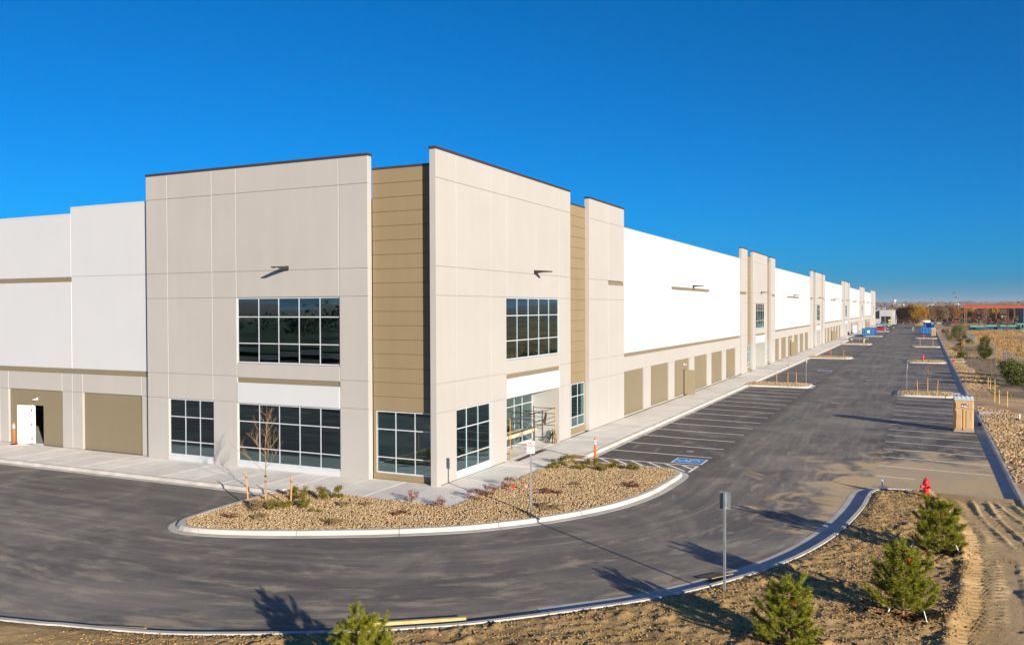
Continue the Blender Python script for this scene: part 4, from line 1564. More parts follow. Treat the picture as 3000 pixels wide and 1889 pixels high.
hydrant((-11.05, 190.6, 0.02), 'yellow fire hydrant beside the parked grey car', 0.85, 0.4, pm('hydrant_yellow', (0.6, 0.42, 0.03), rough=0.45))

# ------------------------------------------------------------------ stakes, saplings
def stake(loc, h, lean, rz, label, col=WOOD):
    t = thing('tree_stake', label, 'stake', loc, rz, 'wooden tree stakes')
    mb = MB()
    mb.tube([(0, 0, -0.2), (lean * 0.5, 0, h * 0.5), (lean, 0, h - 0.04), (lean * 1.0, 0, h)], [0.032, 0.031, 0.03, 0.02], 8)
    obj('pole', mb, col, t)
    mb = MB()
    mb.tube([(lean * 0.8, 0, h * 0.8), (lean * 0.81, 0, h * 0.8 + 0.04)], 0.036, 8)
    obj('strap_band', mb, BLACK, t)
    return t

def sapling(loc, h, seed, label, trunk_h=0.85, spread=0.55, dens=1.0, wrap=True):
    rd = random.Random(seed)
    t = thing('sapling', label, 'tree', loc, rd.uniform(0, 6.28), 'bare young trees')
    tr_ = MB()
    pts = [Vector((0, 0, -0.1))]
    p = Vector((0, 0, 0))
    zs = [0.0, trunk_h * 0.5, trunk_h, h * 0.42, h * 0.58, h * 0.72, h * 0.86, h]
    for i, z_ in enumerate(zs):
        j = 0.02 if i < 3 else 0.07
        p = Vector((p.x + rd.uniform(-j, j), p.y + rd.uniform(-j, j), z_))
        pts.append(p.copy())
    r0 = 0.0215 * h / 3.5
    rad = [r0 * 1.2] + [r0 * max(0.16, 1 - 0.85 * z_ / h) for z_ in zs]
    tr_.tube(pts, rad, 7)
    obj('trunk', tr_, TWIG, t)
    br = MB()
    def axis(z_):
        for a, c in zip(pts[:-1], pts[1:]):
            if a.z <= z_ <= c.z:
                return a.lerp(c, (z_ - a.z) / max(1e-6, c.z - a.z))
        return pts[-1]
    def grow(p0, d, L, r_, lev):
        n = 4
        q = [p0]
        dd_ = d.copy()
        for k_ in range(n):
            dd_ = (dd_ + Vector((rd.uniform(-.22, .22), rd.uniform(-.22, .22), rd.uniform(-0.05, .28)))).normalized()
            q.append(q[-1] + dd_ * L / n)
        br.tube(q, [r_ * (1 - 0.75 * k_ / n) for k_ in range(n + 1)], 5, False)
        if lev < 3:
            for k_ in range(int((3 if lev == 1 else 2) * dens) + rd.randint(0, 1)):
                s_ = rd.uniform(0.3, 0.95)
                i0 = min(n - 1, int(s_ * n))
                b0 = q[i0].lerp(q[i0 + 1], s_ * n - i0)
                a = rd.uniform(0, 6.28)
                nd = (dd_ + Vector((math.cos(a), math.sin(a), rd.uniform(-0.1, 0.7))) * 0.85).normalized()
                grow(b0, nd, L * rd.uniform(0.35, 0.6), r_ * 0.55, lev + 1)
    nb_ = int(11 * dens)
    for k_ in range(nb_):
        z_ = trunk_h * 1.08 + (h * 0.92 - trunk_h * 1.08) * (k_ + rd.random()) / nb_
        a = k_ * 2.4 + rd.uniform(-0.4, 0.4)
        f_ = 1 - (z_ - trunk_h) / (h - trunk_h)
        L = h * spread * (0.18 + 0.42 * f_) * rd.uniform(0.75, 1.15)
        d = Vector((math.cos(a), math.sin(a), rd.uniform(0.55, 1.0))).normalized()
        grow(axis(z_), d, L, r0 * (0.28 + 0.3 * f_), 1)
    obj('branches', br, TWIG, t)
    if wrap:
        mb = MB()
        a = axis(trunk_h * 0.98)
        mb.tube([a, a + Vector((0, 0, 0.05))], r0 * 1.9, 8)
        obj('tie_strap', mb, BLACK, t)
    return t

sapling((-23.25, 25.95, 0), 3.75, 5, 'bare young tree between three stakes at the left tip of the corner island', 0.95, 0.6, 1.35)
stake((-23.5, 25.2, 0), 1.24, -0.1, 0.3, 'leaning left wooden stake beside the corner island sapling')
stake((-23.28, 25.92, 0), 0.9, 0.0, 0.0, 'short middle wooden stake tied to the corner island sapling')
stake((-21.43, 25.2, 0), 1.27, 0.07, -0.2, 'right wooden stake beside the corner island sapling')
sapling((-11.97, 87.2, 0), 3.2, 9, 'bare young tree on the nearest left parking island', 0.95, 0.6, 0.9)
stake((-12.95, 87.0, 0), 1.24, -0.1, 0.1, 'left stake on the nearest left parking island')
stake((-11.95, 87.15, 0), 1.1, 0.0, 0, 'middle stake on the nearest left parking island')
stake((-11.15, 87.1, 0), 1.18, 0.0, 0, 'right stake on the nearest left parking island')
sapling((-11.95, 137.8, 0), 2.6, 12, 'bare young tree on the second left parking island', 0.9, 0.4, 0.6)
stake((-12.6, 137.6, 0), 1.15, 0.0, 0, 'left orange stake on the second left parking island', ORANGE)
stake((-10.8, 137.7, 0), 1.15, 0.03, 0, 'right orange stake on the second left parking island', ORANGE)
sapling((-12.5, 190.6, 0), 2.6, 14, 'bare young tree in front of the parked grey car', 0.9, 0.4, 0.5)
stake((-13.2, 190.5, 0), 1.25, 0.0, 0, 'left stake in front of the parked grey car')
stake((-11.9, 190.5, 0), 1.3, 0.0, 0, 'right stake in front of the parked grey car')
sapling((0.4, 83.0, 0), 3.0, 21, 'bare young tree on the nearest right parking island', 0.95, 0.42, 0.8)
stake((-0.4, 83.0, 0), 1.1, -0.08, 0, 'left leaning stake on the nearest right parking island')
stake((0.37, 82.9, 0), 1.25, 0.0, 0, 'middle stake on the nearest right parking island')
stake((1.12, 82.8, 0), 1.15, 0.07, 0, 'right leaning stake on the nearest right parking island')
sapling((0.5, 183, 0), 2.4, 24, 'bare young tree on the third right parking island', 0.9, 0.35, 0.5)
YELW = pm('stake_yellow', (0.6, 0.37, 0.05), (0.66, 0.45, 0.08), 8, rough=0.8)
stake((-0.5, 183, 0), 1.4, -0.05, 0, 'left pale stake on the third right parking island', YELW)
stake((1.7, 183, 0), 1.4, 0.05, 0, 'right pale stake on the third right parking island', YELW)
for i, (x, y, h) in enumerate(((5.5, 88.3, 1.1), (5.75, 86.6, 1.15), (5.42, 90.0, 1.05), (5.3, 75.4, 1.15), (5.12, 77.2, 1.1), (5.72, 73.8, 1.2), (6.3, 169, 1.7), (6.0, 166, 1.2), (6.6, 172, 1.8))):
    g_ = ('the pair of saplings', 'the empty bowl', 'the far shrubs')[i // 3]
    w_ = ('middle', 'nearest', 'farthest', 'middle', 'farthest', 'nearest', 'middle', 'nearest', 'farthest')[i]
    stake((x, y, -0.05), h, 0.0, 0, w_ + ' yellow stake by ' + g_ + ' in the right planting strip', YELW)
sapling((5.55, 88.3, 0), 2.9, 31, 'thin bare sapling between yellow stakes in the right planting strip', 1.2, 0.12, 0.5)
sapling((5.6, 125, 0), 3.2, 33, 'reddish bare sapling by the orange kerb mark', 0.4, 0.5, 1.1)
sapling((6.5, 134, 0), 3.6, 35, 'larger reddish bare sapling farther up the planting strip', 0.4, 0.55, 1.2)
sapling((7.4, 205, 0), 5.2, 37, 'tall pale bare tree beside the far green shrub', 1.0, 0.5, 1.4)

# ------------------------------------------------------------------ pines
def pine(loc, h, seed, label):
    rd = random.Random(seed)
    rn = np.random.default_rng(seed)
    t = thing('pine_tree', label, 'pine', loc, 0, 'young pines planted in the dirt')
    mb = MB()
    mb.tube([(0, 0, -0.1), (0.01, 0, h * 0.5), (0, 0.01, h * 0.93)], [0.04, 0.028, 0.01], 8)
    obj('trunk', mb, BARK, t)
    shoots = []
    bm_ = MB()
    shoots.append((Vector((0, 0, h * 0.78)), Vector((0, 0, h)), 1.15))
    for k_ in range(4):
        a = k_ * PI / 2 + rd.random()
        d = Vector((math.cos(a), math.sin(a), 1.5)).normalized()
        p0 = Vector((0, 0, h * 0.78))
        shoots.append((p0, p0 + d * h * 0.13 * rd.uniform(0.8, 1.2), 0.8))
    nlev = 6
    for L_ in range(nlev):
        z_ = h * (0.07 + 0.66 * L_ / (nlev - 1))
        f_ = 1 - L_ / (nlev - 0.3)
        R_ = (0.16 + 0.34 * (f_ ** 0.7)) * h * 0.82
        nb_ = 9 if L_ < 4 else 6
        for k_ in range(nb_):
            a = 2 * PI * (k_ + 0.5 * (L_ % 2)) / nb_ + rd.uniform(-0.3, 0.3)
            L = R_ * rd.uniform(0.62, 1.22)
            rise = L * rd.uniform(0.3, 0.95) * (0.7 + 0.5 * L_ / nlev)
            p0 = Vector((0, 0, z_ + rd.uniform(-0.03, 0.03)))
            p1 = p0 + Vector((math.cos(a) * L * 0.55, math.sin(a) * L * 0.55, rise * 0.3))
            p2 = p0 + Vector((math.cos(a + 0.1) * L, math.sin(a + 0.1) * L, rise))
            bm_.tube([p0, p1, p2], [0.014, 0.01, 0.005], 5, False)
            shoots.append((p1, p2, 0.95))
            up = (p2 - p1).normalized()
            shoots.append((p2, p2 + (up + Vector((0, 0, 0.7))).normalized() * rd.uniform(0.1, 0.2) * h / 1.7, 0.95))
            for q_ in range(3 if L_ < 4 else 2):
                s_ = rd.uniform(0.3, 0.95)
                b0 = p1.lerp(p2, s_) if q_ else p0.lerp(p1, 0.75)
                sa = a + rd.choice((-1, 1)) * rd.uniform(0.5, 1.1)
                d = Vector((math.cos(sa), math.sin(sa), rd.uniform(0.45, 1.3))).normalized()
                shoots.append((b0, b0 + d * rd.uniform(0.16, 0.28) * h / 1.7, 0.9))
    obj('branches', bm_, BARK, t)
    # needles along every shoot
    Vs = []
    for p0, p1, sc in shoots:
        p0, p1 = np.array(p0), np.array(p1)
        ax = p1 - p0
        L = np.linalg.norm(ax)
        ax = ax / L
        n = int(640 * L) + 34
        s_ = rn.uniform(0.05, 1.05, n)
        rad = rn.normal(0, 1, (n, 3))
        rad -= (rad @ ax)[:, None] * ax
        rad /= np.linalg.norm(rad, axis=1)[:, None]
        d = ax[None] * rn.uniform(0.45, 1.1, n)[:, None] + rad
        d /= np.linalg.norm(d, axis=1)[:, None]
        ln = rn.uniform(0.07, 0.13, n)[:, None] * sc * (h / 1.7)
        b0 = p0 + ax * (s_ * L)[:, None]
        side = np.cross(d, rn.normal(0, 1, (n, 3)))
        side /= np.linalg.norm(side, axis=1)[:, None]
        w_ = 0.0046
        Vs.append(np.stack([b0 - side * w_, b0 + side * w_, b0 + d * ln], 1))
    V_ = np.concatenate(Vs).reshape(-1, 3)
    F_ = np.arange(len(V_)).reshape(-1, 3)
    link('needles', mesh_np('needles', V_, F_), NEEDLE, t)
    return t
for i, ((x, y, h), lab) in enumerate(zip(PINES, ('farthest of the young pines, near the red hydrant', 'middle young pine in the dirt beside the tyre tracks',
                                                  'bushy young pine at the bottom edge below the tall sign post', 'young pine whose tip shows at the bottom left of centre'))):
    o = pine((x, y, soil_z(x, y)), h, 40 + i, lab)
    if i < 3:
        mb = MB()
        a = (0.9, 2.2, -0.4)[i]
        c = Vector((0.33 * math.cos(-1.1), 0.33 * math.sin(-1.1), h * (0.66, 0.78, 0.72)[i]))
        mb.box(c.x - 0.03, c.x + 0.03, c.y - 0.004, c.y + 0.004, c.z - 0.06, c.z + 0.05)
        obj('red_tag', mb, pm('tag_red%d' % i, (0.8, 0.02, 0.01), rough=0.5), o)
pine((-11.0, 9.6, -0.07), 1.6, 50, 'young pine out of view whose shadow falls on the dirt bottom left')
# white guy stakes at the pines
for i, (x, y, a) in enumerate(((-0.35, 28.6, 0.6), (1.0, 28.5, 2.3), (0.1, 22.2, 2.0), (-0.75, 22.6, 1.0))):
    t = thing('guy_stake', ('left white guy stake at the farthest pine', 'right white guy stake at the farthest pine', 'right white guy stake at the middle pine', 'left white guy stake at the middle pine')[i], 'stake', (x, y, soil_z(x, y)), a)
    mb = MB()
    mb.tube([(-0.05, 0, -0.05), (0.14, 0, 0.2)], 0.014, 6)
    obj('peg', mb, WHITEM, t)

# ------------------------------------------------------------------ shrubs
def leaf_mass(c, rx, ry, rz, n, size, seed, clump=0):
    rn = np.random.default_rng(seed)
    if clump:
        cc = rn.normal(0, 1, (clump, 3))
        cc /= np.linalg.norm(cc, axis=1)[:, None]
        cc *= rn.uniform(0.35, 1.0, (clump, 1)) ** 0.6
        k_ = rn.integers(0, clump, n)
        p = cc[k_] * 0.8 + rn.normal(0, 0.15, (n, 3))
    else:
        p = rn.normal(0, 1, (n, 3))
        p /= np.linalg.norm(p, axis=1)[:, None]
        p *= rn.uniform(0.2, 1.0, (n, 1)) ** 0.45
    p = p * np.array([rx, ry, rz]) + np.array(c)
    a = rn.normal(0, 1, (n, 3))
    a /= np.linalg.norm(a, axis=1)[:, None]
    b_ = np.cross(a, rn.normal(0, 1, (n, 3)))
    b_ /= np.linalg.norm(b_, axis=1)[:, None]
    s_ = rn.uniform(0.6, 1.3, (n, 1)) * size
    V_ = np.stack([p - a * s_, p - b_ * s_ * 0.55, p + a * s_, p + b_ * s_ * 0.55], 1)
    return V_.reshape(-1, 3), np.arange(n * 4).reshape(n, 4)

def shrub(loc, r_, h, mat, seed, label, n=900, size=0.022, cat='shrub', stems=True, name='shrub', clump=0, group=None):
    t = thing(name, label, cat, loc, 0, group)
    rd = random.Random(seed)
    V_, F_ = leaf_mass((0, 0, h * 0.5), r_ * 1.15, r_ * 1.15, h * 0.55, n, size, seed, clump or rd.randint(7, 12))
    V_[:, 2] = np.maximum(V_[:, 2], 0.01)
    link('foliage', mesh_np('foliage', V_, F_), mat, t)
    mb = MB()
    for k_ in range(9):
        a = rd.uniform(0, 6.28)
        q = rd.uniform(0.3, 0.95)
        mb.tube([(0, 0, -0.05), (math.cos(a) * r_ * q * 0.4, math.sin(a) * r_ * q * 0.4, h * 0.45), (math.cos(a) * r_ * q, math.sin(a) * r_ * q, h * rd.uniform(0.7, 1.05))], [0.008, 0.006, 0.003], 4, False)
    obj('stems', mb, TWIG, t)
    return t
SH_ = [(-22.35, 24.55, 0.42, 0.34, LEAFD, 'rust-brown low shrub left below the corner island sapling', 1300),
       (-21.68, 24.85, 0.42, 0.34, LEAFG, 'olive low shrub right below the corner island sapling', 1300),
       (-22.05, 26.45, 0.3, 0.55, LEAFG, 'tall olive shrub behind the right stake of the corner sapling', 1100),
       (-21.0, 25.45, 0.27, 0.45, LEAFG, 'olive shrub just right of the right stake of the corner sapling', 1000),
       (-21.15, 26.6, 0.33, 0.5, LEAFG, 'round olive shrub against the pavement left of the corner window', 1200),
       (-20.9, 27.4, 0.27, 0.42, LEAFG, 'small olive shrub at the pavement edge under the corner window', 900),
       (-17.85, 28.0, 0.25, 0.42, LEAFR, 'sparse reddish shrub at the pavement corner left of the sign shadow', 260),
       (-16.5, 27.8, 0.3, 0.42, LEAFR, 'sparse reddish shrub at the outer pavement corner', 300),
       (-15.75, 29.4, 0.32, 0.4, LEAFR, 'dark sparse shrub by the pavement just past its corner', 380),
       (-15.65, 30.3, 0.3, 0.4, LEAFR, 'second dark sparse shrub by the pavement past its corner', 380),
       (-15.6, 32.0, 0.35, 0.4, LEAFR, 'dark sparse shrub near the little red flag', 380),
       (-15.45, 36.6, 0.34, 0.38, LEAFG, 'green shrub at the pavement edge opposite the entrance', 900),
       (-15.4, 38.0, 0.42, 0.45, LEAFG, 'spreading green shrub beside the rusty ramp plate', 1100),
       (-14.4, 37.0, 0.25, 0.3, LEAFG, 'small green shrub in front of the ramp end of the gravel', 700),
       (-14.2, 38.2, 0.3, 0.42, LEAFG, 'bright green shrub left of the orange delineator', 900),
       (-13.35, 37.2, 0.3, 0.36, LEAFG, 'green shrub in the gravel below the hatched aisle', 800),
       (-13.1, 38.1, 0.28, 0.38, LEAFG, 'green shrub close to the hatched aisle', 800),
       (-12.1, 37.9, 0.35, 0.36, LEAFG, 'wide green shrub nearest the wheelchair marking', 1000),
       (-12.6, 29.2, 0.4, 0.2, LEAFD, 'low brown shrub right of the no parking sign post', 600),
       (-13.5, 31.7, 0.42, 0.16, LEAFR, 'flat dark brown shrub above the no parking sign post', 500),
       (-18.5, 24.0, 0.34, 0.2, LEAFD, 'low grey-brown shrub close to the front kerb of the corner island', 500),
       (-21.2, 23.45, 0.3, 0.2, LEAFD, 'low dry shrub near the left tip of the corner island', 420),
       (-22.5, 23.2, 0.28, 0.16, LEAFR, 'small dark dead shrub at the left tip of the corner island', 300),
       (-19.05, 26.65, 0.25, 0.16, LEAFD, 'small dry tuft in the middle of the corner gravel', 350),
       (-19.85, 26.45, 0.25, 0.14, LEAFD, 'small faded tuft left of the middle of the corner gravel', 350),
       (-20.2, 25.2, 0.26, 0.15, LEAFG, 'pale yellowish tuft below the round olive shrub', 350),
       (-11.0, 34.4, 0.36, 0.18, LEAFR, 'dark flat shrub near the right kerb of the corner island', 400),
       (-13.2, 33.6, 0.25, 0.14, LEAFD, 'small dry tuft in the right part of the corner gravel', 300),
       (-17.2, 26.1, 0.3, 0.15, LEAFR, 'dark dead tuft below the outer pavement corner', 300)]
for i, (x, y, r_, h, mt, lab, n) in enumerate(SH_):
    shrub((x, y, 0.0), r_ * 1.15, h * 1.2, mt, 100 + i, lab, int(n * 1.4), 0.025, group='small shrubs in the corner gravel island')
for i, (x, y, r_, h, lab) in enumerate(((8.0, 94.0, 1.1, 1.9, 'nearest big green shrub by the chain-link fence'), (8.3, 99.5, 1.2, 2.2, 'second big green shrub by the chain-link fence'),
                                        (8.5, 106.5, 1.1, 2.0, 'third big green shrub by the chain-link fence'), (8.2, 142.0, 0.9, 1.9, 'lone upright green shrub between fence panels'),
                                        (7.4, 222.0, 1.6, 3.4, 'large dark green shrub far up the planting strip'), (8.2, 240.0, 1.7, 3.6, 'farthest dark green shrub up the planting strip'),
                                        (9.6, 168.0, 0.9, 2.6, 'yellow-green shrub growing against the far fence'))):
    shrub((x, y, -0.05), r_, h, LEAFS if i not in (6,) else LEAFG, 200 + i, lab, 3000, 0.085, clump=40, group='big shrubs by the fence')

rd = random.Random(15)
for i in range(12):
    y_ = 138 + i * 13.5 + rd.uniform(-3, 3)
    x_ = rd.uniform(5.2, 9.0)
    shrub((x_, y_, -0.05), rd.uniform(0.5, 1.0), rd.uniform(0.9, 1.9), (LEAFS, LEAFD, LEAFG, LEAFR)[i % 4], 260 + i, ('nearest', 'second', 'third', 'fourth', 'fifth', 'sixth', 'seventh', 'eighth', 'ninth', 'tenth', 'eleventh', 'farthest')[i] + ' scrubby bush up the right planting strip beyond the orange barrel', 900, 0.09, clump=18, group='scrub bushes in the planting strip')

# little survey flags
for i, (x, y, c, nm) in enumerate(((-15.1, 31.25, (0.7, 0.02, 0.02), 'red'), (-14.7, 31.65, (0.75, 0.3, 0.35), 'pink'))):
    t = thing('survey_flag', 'little %s survey flag in the gravel by the pavement' % nm, 'flag', (x, y, 0.0), 0.3)
    mb = MB()
    mb.tube([(0, 0, -0.03), (0, 0, 0.28)], 0.006, 5)
    obj('wire', mb, GALV, t)
    mb = MB()
    mb.add([(0, 0, 0.18), (0.11, 0.02, 0.17), (0.12, -0.01, 0.27), (0, 0, 0.28), (0, 0.004, 0.18), (0.11, 0.024, 0.17), (0.12, -0.006, 0.27), (0, 0.004, 0.28)], [(0, 1, 2, 3), (7, 6, 5, 4), (0, 4, 5, 1), (1, 5, 6, 2), (2, 6, 7, 3), (3, 7, 4, 0)])
    obj('flag_cloth', mb, pm('flag_' + nm, c, rough=0.6), t)
for i, (x, y, nm) in enumerate(((-15.75, 28.7, 'nearer'), (-17.85, 27.95, 'farther left'))):
    t = thing('plant_tag', 'tiny red tag on the %s sparse shrub at the pavement' % nm, 'tag', (x, y, 0.3))
    mb = MB()
    mb.box(-0.03, 0.03, -0.003, 0.003, -0.05, 0.05)
    obj('tag_card', mb, SIGNR, t)

# ------------------------------------------------------------------ timber and junk on the ground
def plank(p, q, w, h, label, mat=LUMBER, z0=0.0):
    (x0, y0), (x1, y1) = p, q
    L = math.hypot(x1 - x0, y1 - y0)
    t = thing('timber_plank', label, 'plank', (x0, y0, z0), math.atan2(y1 - y0, x1 - x0))
    mb = MB()
    mb.bbox(0, L, -w / 2, w / 2, 0, h, 0.006)
    obj('board', mb, mat, t)
    return t
plank((-12.35, 16.6), (-10.05, 18.2), 0.1, 0.12, 'long timber lying along the near kerb at the bottom centre', z0=-0.148)
plank((-17.75, 13.98), (-16.6, 14.35), 0.09, 0.1, 'short timber lying against the near kerb at the bottom left', z0=-0.148)
t = thing('plywood_ramp', 'brown plywood board laid over the gutter by the sign post', 'board', (-5.28, 24.1, -0.11), 0.98)
mb = MB()
mb.add([(-0.4, -0.3, 0.1), (0.42, -0.3, 0.1), (0.42, 0.32, -0.02), (-0.4, 0.32, -0.02), (-0.4, -0.3, 0.125), (0.42, -0.3, 0.125), (0.42, 0.32, 0.005), (-0.4, 0.32, 0.005)],
       [(0, 3, 2, 1), (4, 5, 6, 7), (0, 1, 5, 4), (1, 2, 6, 5), (2, 3, 7, 6), (3, 0, 4, 7)])
obj('sheet', mb, pm('plywood', (0.25, 0.17, 0.09), (0.33, 0.23, 0.12), 5, rough=0.85), t)
for i, (p, q) in enumerate((((-17.98, 37.8), (-18.12, 41.3)), ((-17.9, 37.85), (-17.95, 41.4)))):
    t = thing('steel_pipe', ('left', 'right')[i] + ' of two dark pipes lying on the pavement before the entrance', 'pipe', (p[0], p[1], 0.035))
    mb = MB()
    mb.tube([(0, 0, 0), (q[0] - p[0], q[1] - p[1], 0)], 0.028, 8)
    obj('tube', mb, SCAFB, t)

# bundle of braces by the entrance
t = thing('brace_bundle', 'heap of dark scaffold braces leaning in the right side of the entrance', 'braces', (-18.72, 43.95, 0))
rd = random.Random(4)
for k_ in range(14):
    mb = MB()
    mb.tube([(rd.uniform(-0.35, 0.35), rd.uniform(-0.5, 0.0), 0.02), (rd.uniform(-0.12, 0.12), 0.25, rd.uniform(0.45, 0.75))], 0.018, 6)
    obj('brace', mb, rd.choice((SCAFB, GALV, BLACK)), t)
# scaffold in the entrance
t = thing('scaffold', 'yellow and brown pipe scaffold with plank deck in the corner entrance', 'scaffold', (-18.9, 39.6, 0))
def pipe(p, q, mat, r_=0.022, nm='pipe'):
    mb = MB()
    mb.tube([p, q], r_, 7)
    return obj(nm, mb, mat, t, (-18.9, 39.6, 0))
for y_, mt in ((37.95, SCAFY), (40.9, SCAFB), (43.7, SCAFB)):
    for x_ in (-18.42, -19.75):
        pipe((x_, y_, 0), (x_, y_, 2.05), SCAFY if (mt is SCAFY or y_ > 43) and x_ > -19 else SCAFB, 0.026, 'upright')
    for z_ in (0.3, 1.0, 1.65, 1.95):
        pipe((-18.42, y_, z_), (-19.75, y_, z_), SCAFB, 0.02, 'rung')
pipe((-18.42, 37.95, 1.75), (-18.42, 40.9, 0.5), GALV, 0.013, 'cross_brace')
pipe((-18.42, 37.95, 0.5), (-18.42, 40.9, 1.75), GALV, 0.013, 'cross_brace')
pipe((-19.75, 37.95, 1.75), (-19.75, 40.9, 0.5), GALV, 0.013, 'cross_brace')
for z_ in (1.25, 1.98):
    pipe((-18.42, 37.95, z_), (-18.42, 43.7, z_), SCAFB, 0.018, 'rail')
pipe((-18.42, 40.9, 1.5), (-18.42, 43.7, 1.5), SCAFB, 0.018, 'rail')
for k_ in range(4):
    mb = MB()
    mb.bbox(-19.65 + k_ * 0.28, -19.4 + k_ * 0.28, 37.5, 41.6, 0.98, 1.02, 0.004)
    obj('deck_plank', mb, DECKW, t, (-18.9, 39.6, 0))
mb = MB()
mb.bbox(-18.6, -18.56, 37.6, 41.5, 1.02, 1.17, 0.004)
obj('toe_board', mb, DECKW, t, (-18.9, 39.6, 0))
mb = MB()
mb.add([(-18.5, 42.2, 1.35), (-18.5, 42.55, 1.2), (-18.5, 42.75, 1.75), (-18.5, 42.6, 1.9), (-18.53, 42.2, 1.35), (-18.53, 42.55, 1.2), (-18.53, 42.75, 1.75), (-18.53, 42.6, 1.9)],
       [(0, 1, 2, 3), (7, 6, 5, 4), (0, 4, 5, 1), (1, 5, 6, 2), (2, 6, 7, 3), (3, 7, 4, 0)])
obj('hanging_cloth', mb, SCAFB, t, (-18.9, 39.6, 0))

# ------------------------------------------------------------------ portable toilets
def potty(loc, rz, label, mat=POTTY, roofm=POTTYR):
    t = thing('portable_toilet', label, 'portable toilet', loc, rz, 'portable toilets')
    w, d, h = 0.52, 0.55, 1.93
    mb = MB()
    mb.bbox(-w - 0.04, w + 0.04, -d - 0.04, d + 0.04, 0.0, 0.1, 0.015)
    obj('base_skid', mb, pm('potty_base_' + label[:6], (0.3, 0.27, 0.22), rough=0.8), t)
    mb = MB()
    mb.bbox(-w, w, -d, d, 0.1, h, 0.03)
    obj('cabin', mb, mat, t)
    for (a, c, e, g) in ((-w + 0.05, w - 0.05, 1.42, h - 0.12), (-w + 0.06, -0.1, 0.2, 1.34), (0.1, w - 0.06, 0.2, 1.34)):
        mb = MB()
        mb.bbox(a, c, -d - 0.035, -d + 0.02, e, g, 0.025)
        obj('raised_panel', mb, mat, t)
    mb = MB()
    mb.bbox(-0.07, 0.07, -d - 0.05, -d + 0.02, 0.14, 1.38, 0.02)
    obj('centre_rib', mb, mat, t)
    for sx_ in (-1, 1):
        mb = MB()
        mb.bbox(sx_ * (w - 0.13) - 0.02, sx_ * (w - 0.13) + 0.02, -d - 0.05, -d + 0.01, 0.75, 1.25, 0.008)
        obj('side_rib', mb, mat, t)
        mb = MB()
        mb.bbox(sx_ * w - 0.02, sx_ * w + 0.02, -d + 0.08, d - 0.08, 0.2, h - 0.15, 0.012)
        obj('wall_panel', mb, mat, t)
    mb = MB()
    mb.bbox(-w - 0.03, w + 0.03, -d - 0.03, d + 0.03, h, h + 0.08, 0.02)
    prof = [(-d - 0.02, h + 0.08), (d + 0.02, h + 0.08), (d - 0.12, h + 0.24), (-d + 0.12, h + 0.24)]
    mb.ext(prof, 'x', -w, w)
    rf = obj('roof', mb, roofm, t)
    for k_ in range(4):
        mb = MB()
        x_ = -w + 0.16 + k_ * 0.24
        prof = [(-d - 0.035, h + 0.08), (d + 0.03, h + 0.08), (d - 0.11, h + 0.265), (-d + 0.11, h + 0.265)]
        mb.ext(prof, 'x', x_, x_ + 0.1)
        obj('roof_rib', mb, roofm, rf)
    mb = MB()
    mb.box(-0.16, 0.24, -d - 0.042, -d - 0.036, 1.5, 1.74)
    lb = obj('label_plate', mb, PURPLE, t)
    mb = MB()
    n = 10
    mb.add([(-0.09 + 0.05 * math.cos(2 * PI * k_ / n), -d - 0.044, 1.6 + 0.05 * math.sin(2 * PI * k_ / n)) for k_ in range(n)], [tuple(range(n))])
    mb.box(-0.02, 0.22, -d - 0.045, -d - 0.043, 1.54, 1.575)
    mb.box(-0.01, 0.14, -d - 0.045, -d - 0.043, 1.61, 1.635)
    mb.box(0.15, 0.22, -d - 0.045, -d - 0.043, 1.67, 1.72)
    obj('white_print', mb, WHITEM, lb)
    return t
potty((2.26, 59.55, ZA), 0.03, 'tan portable toilet with grey ribbed roof standing in the right stalls')
potty((2.45, 252.9, ZA), 0.0, 'far tan portable toilet beside the blue dumpster')
potty((3.1, 349, ZA), 0.0, 'farthest portable toilet, blue, behind the dumpsters', DUMPB, WHITEM)

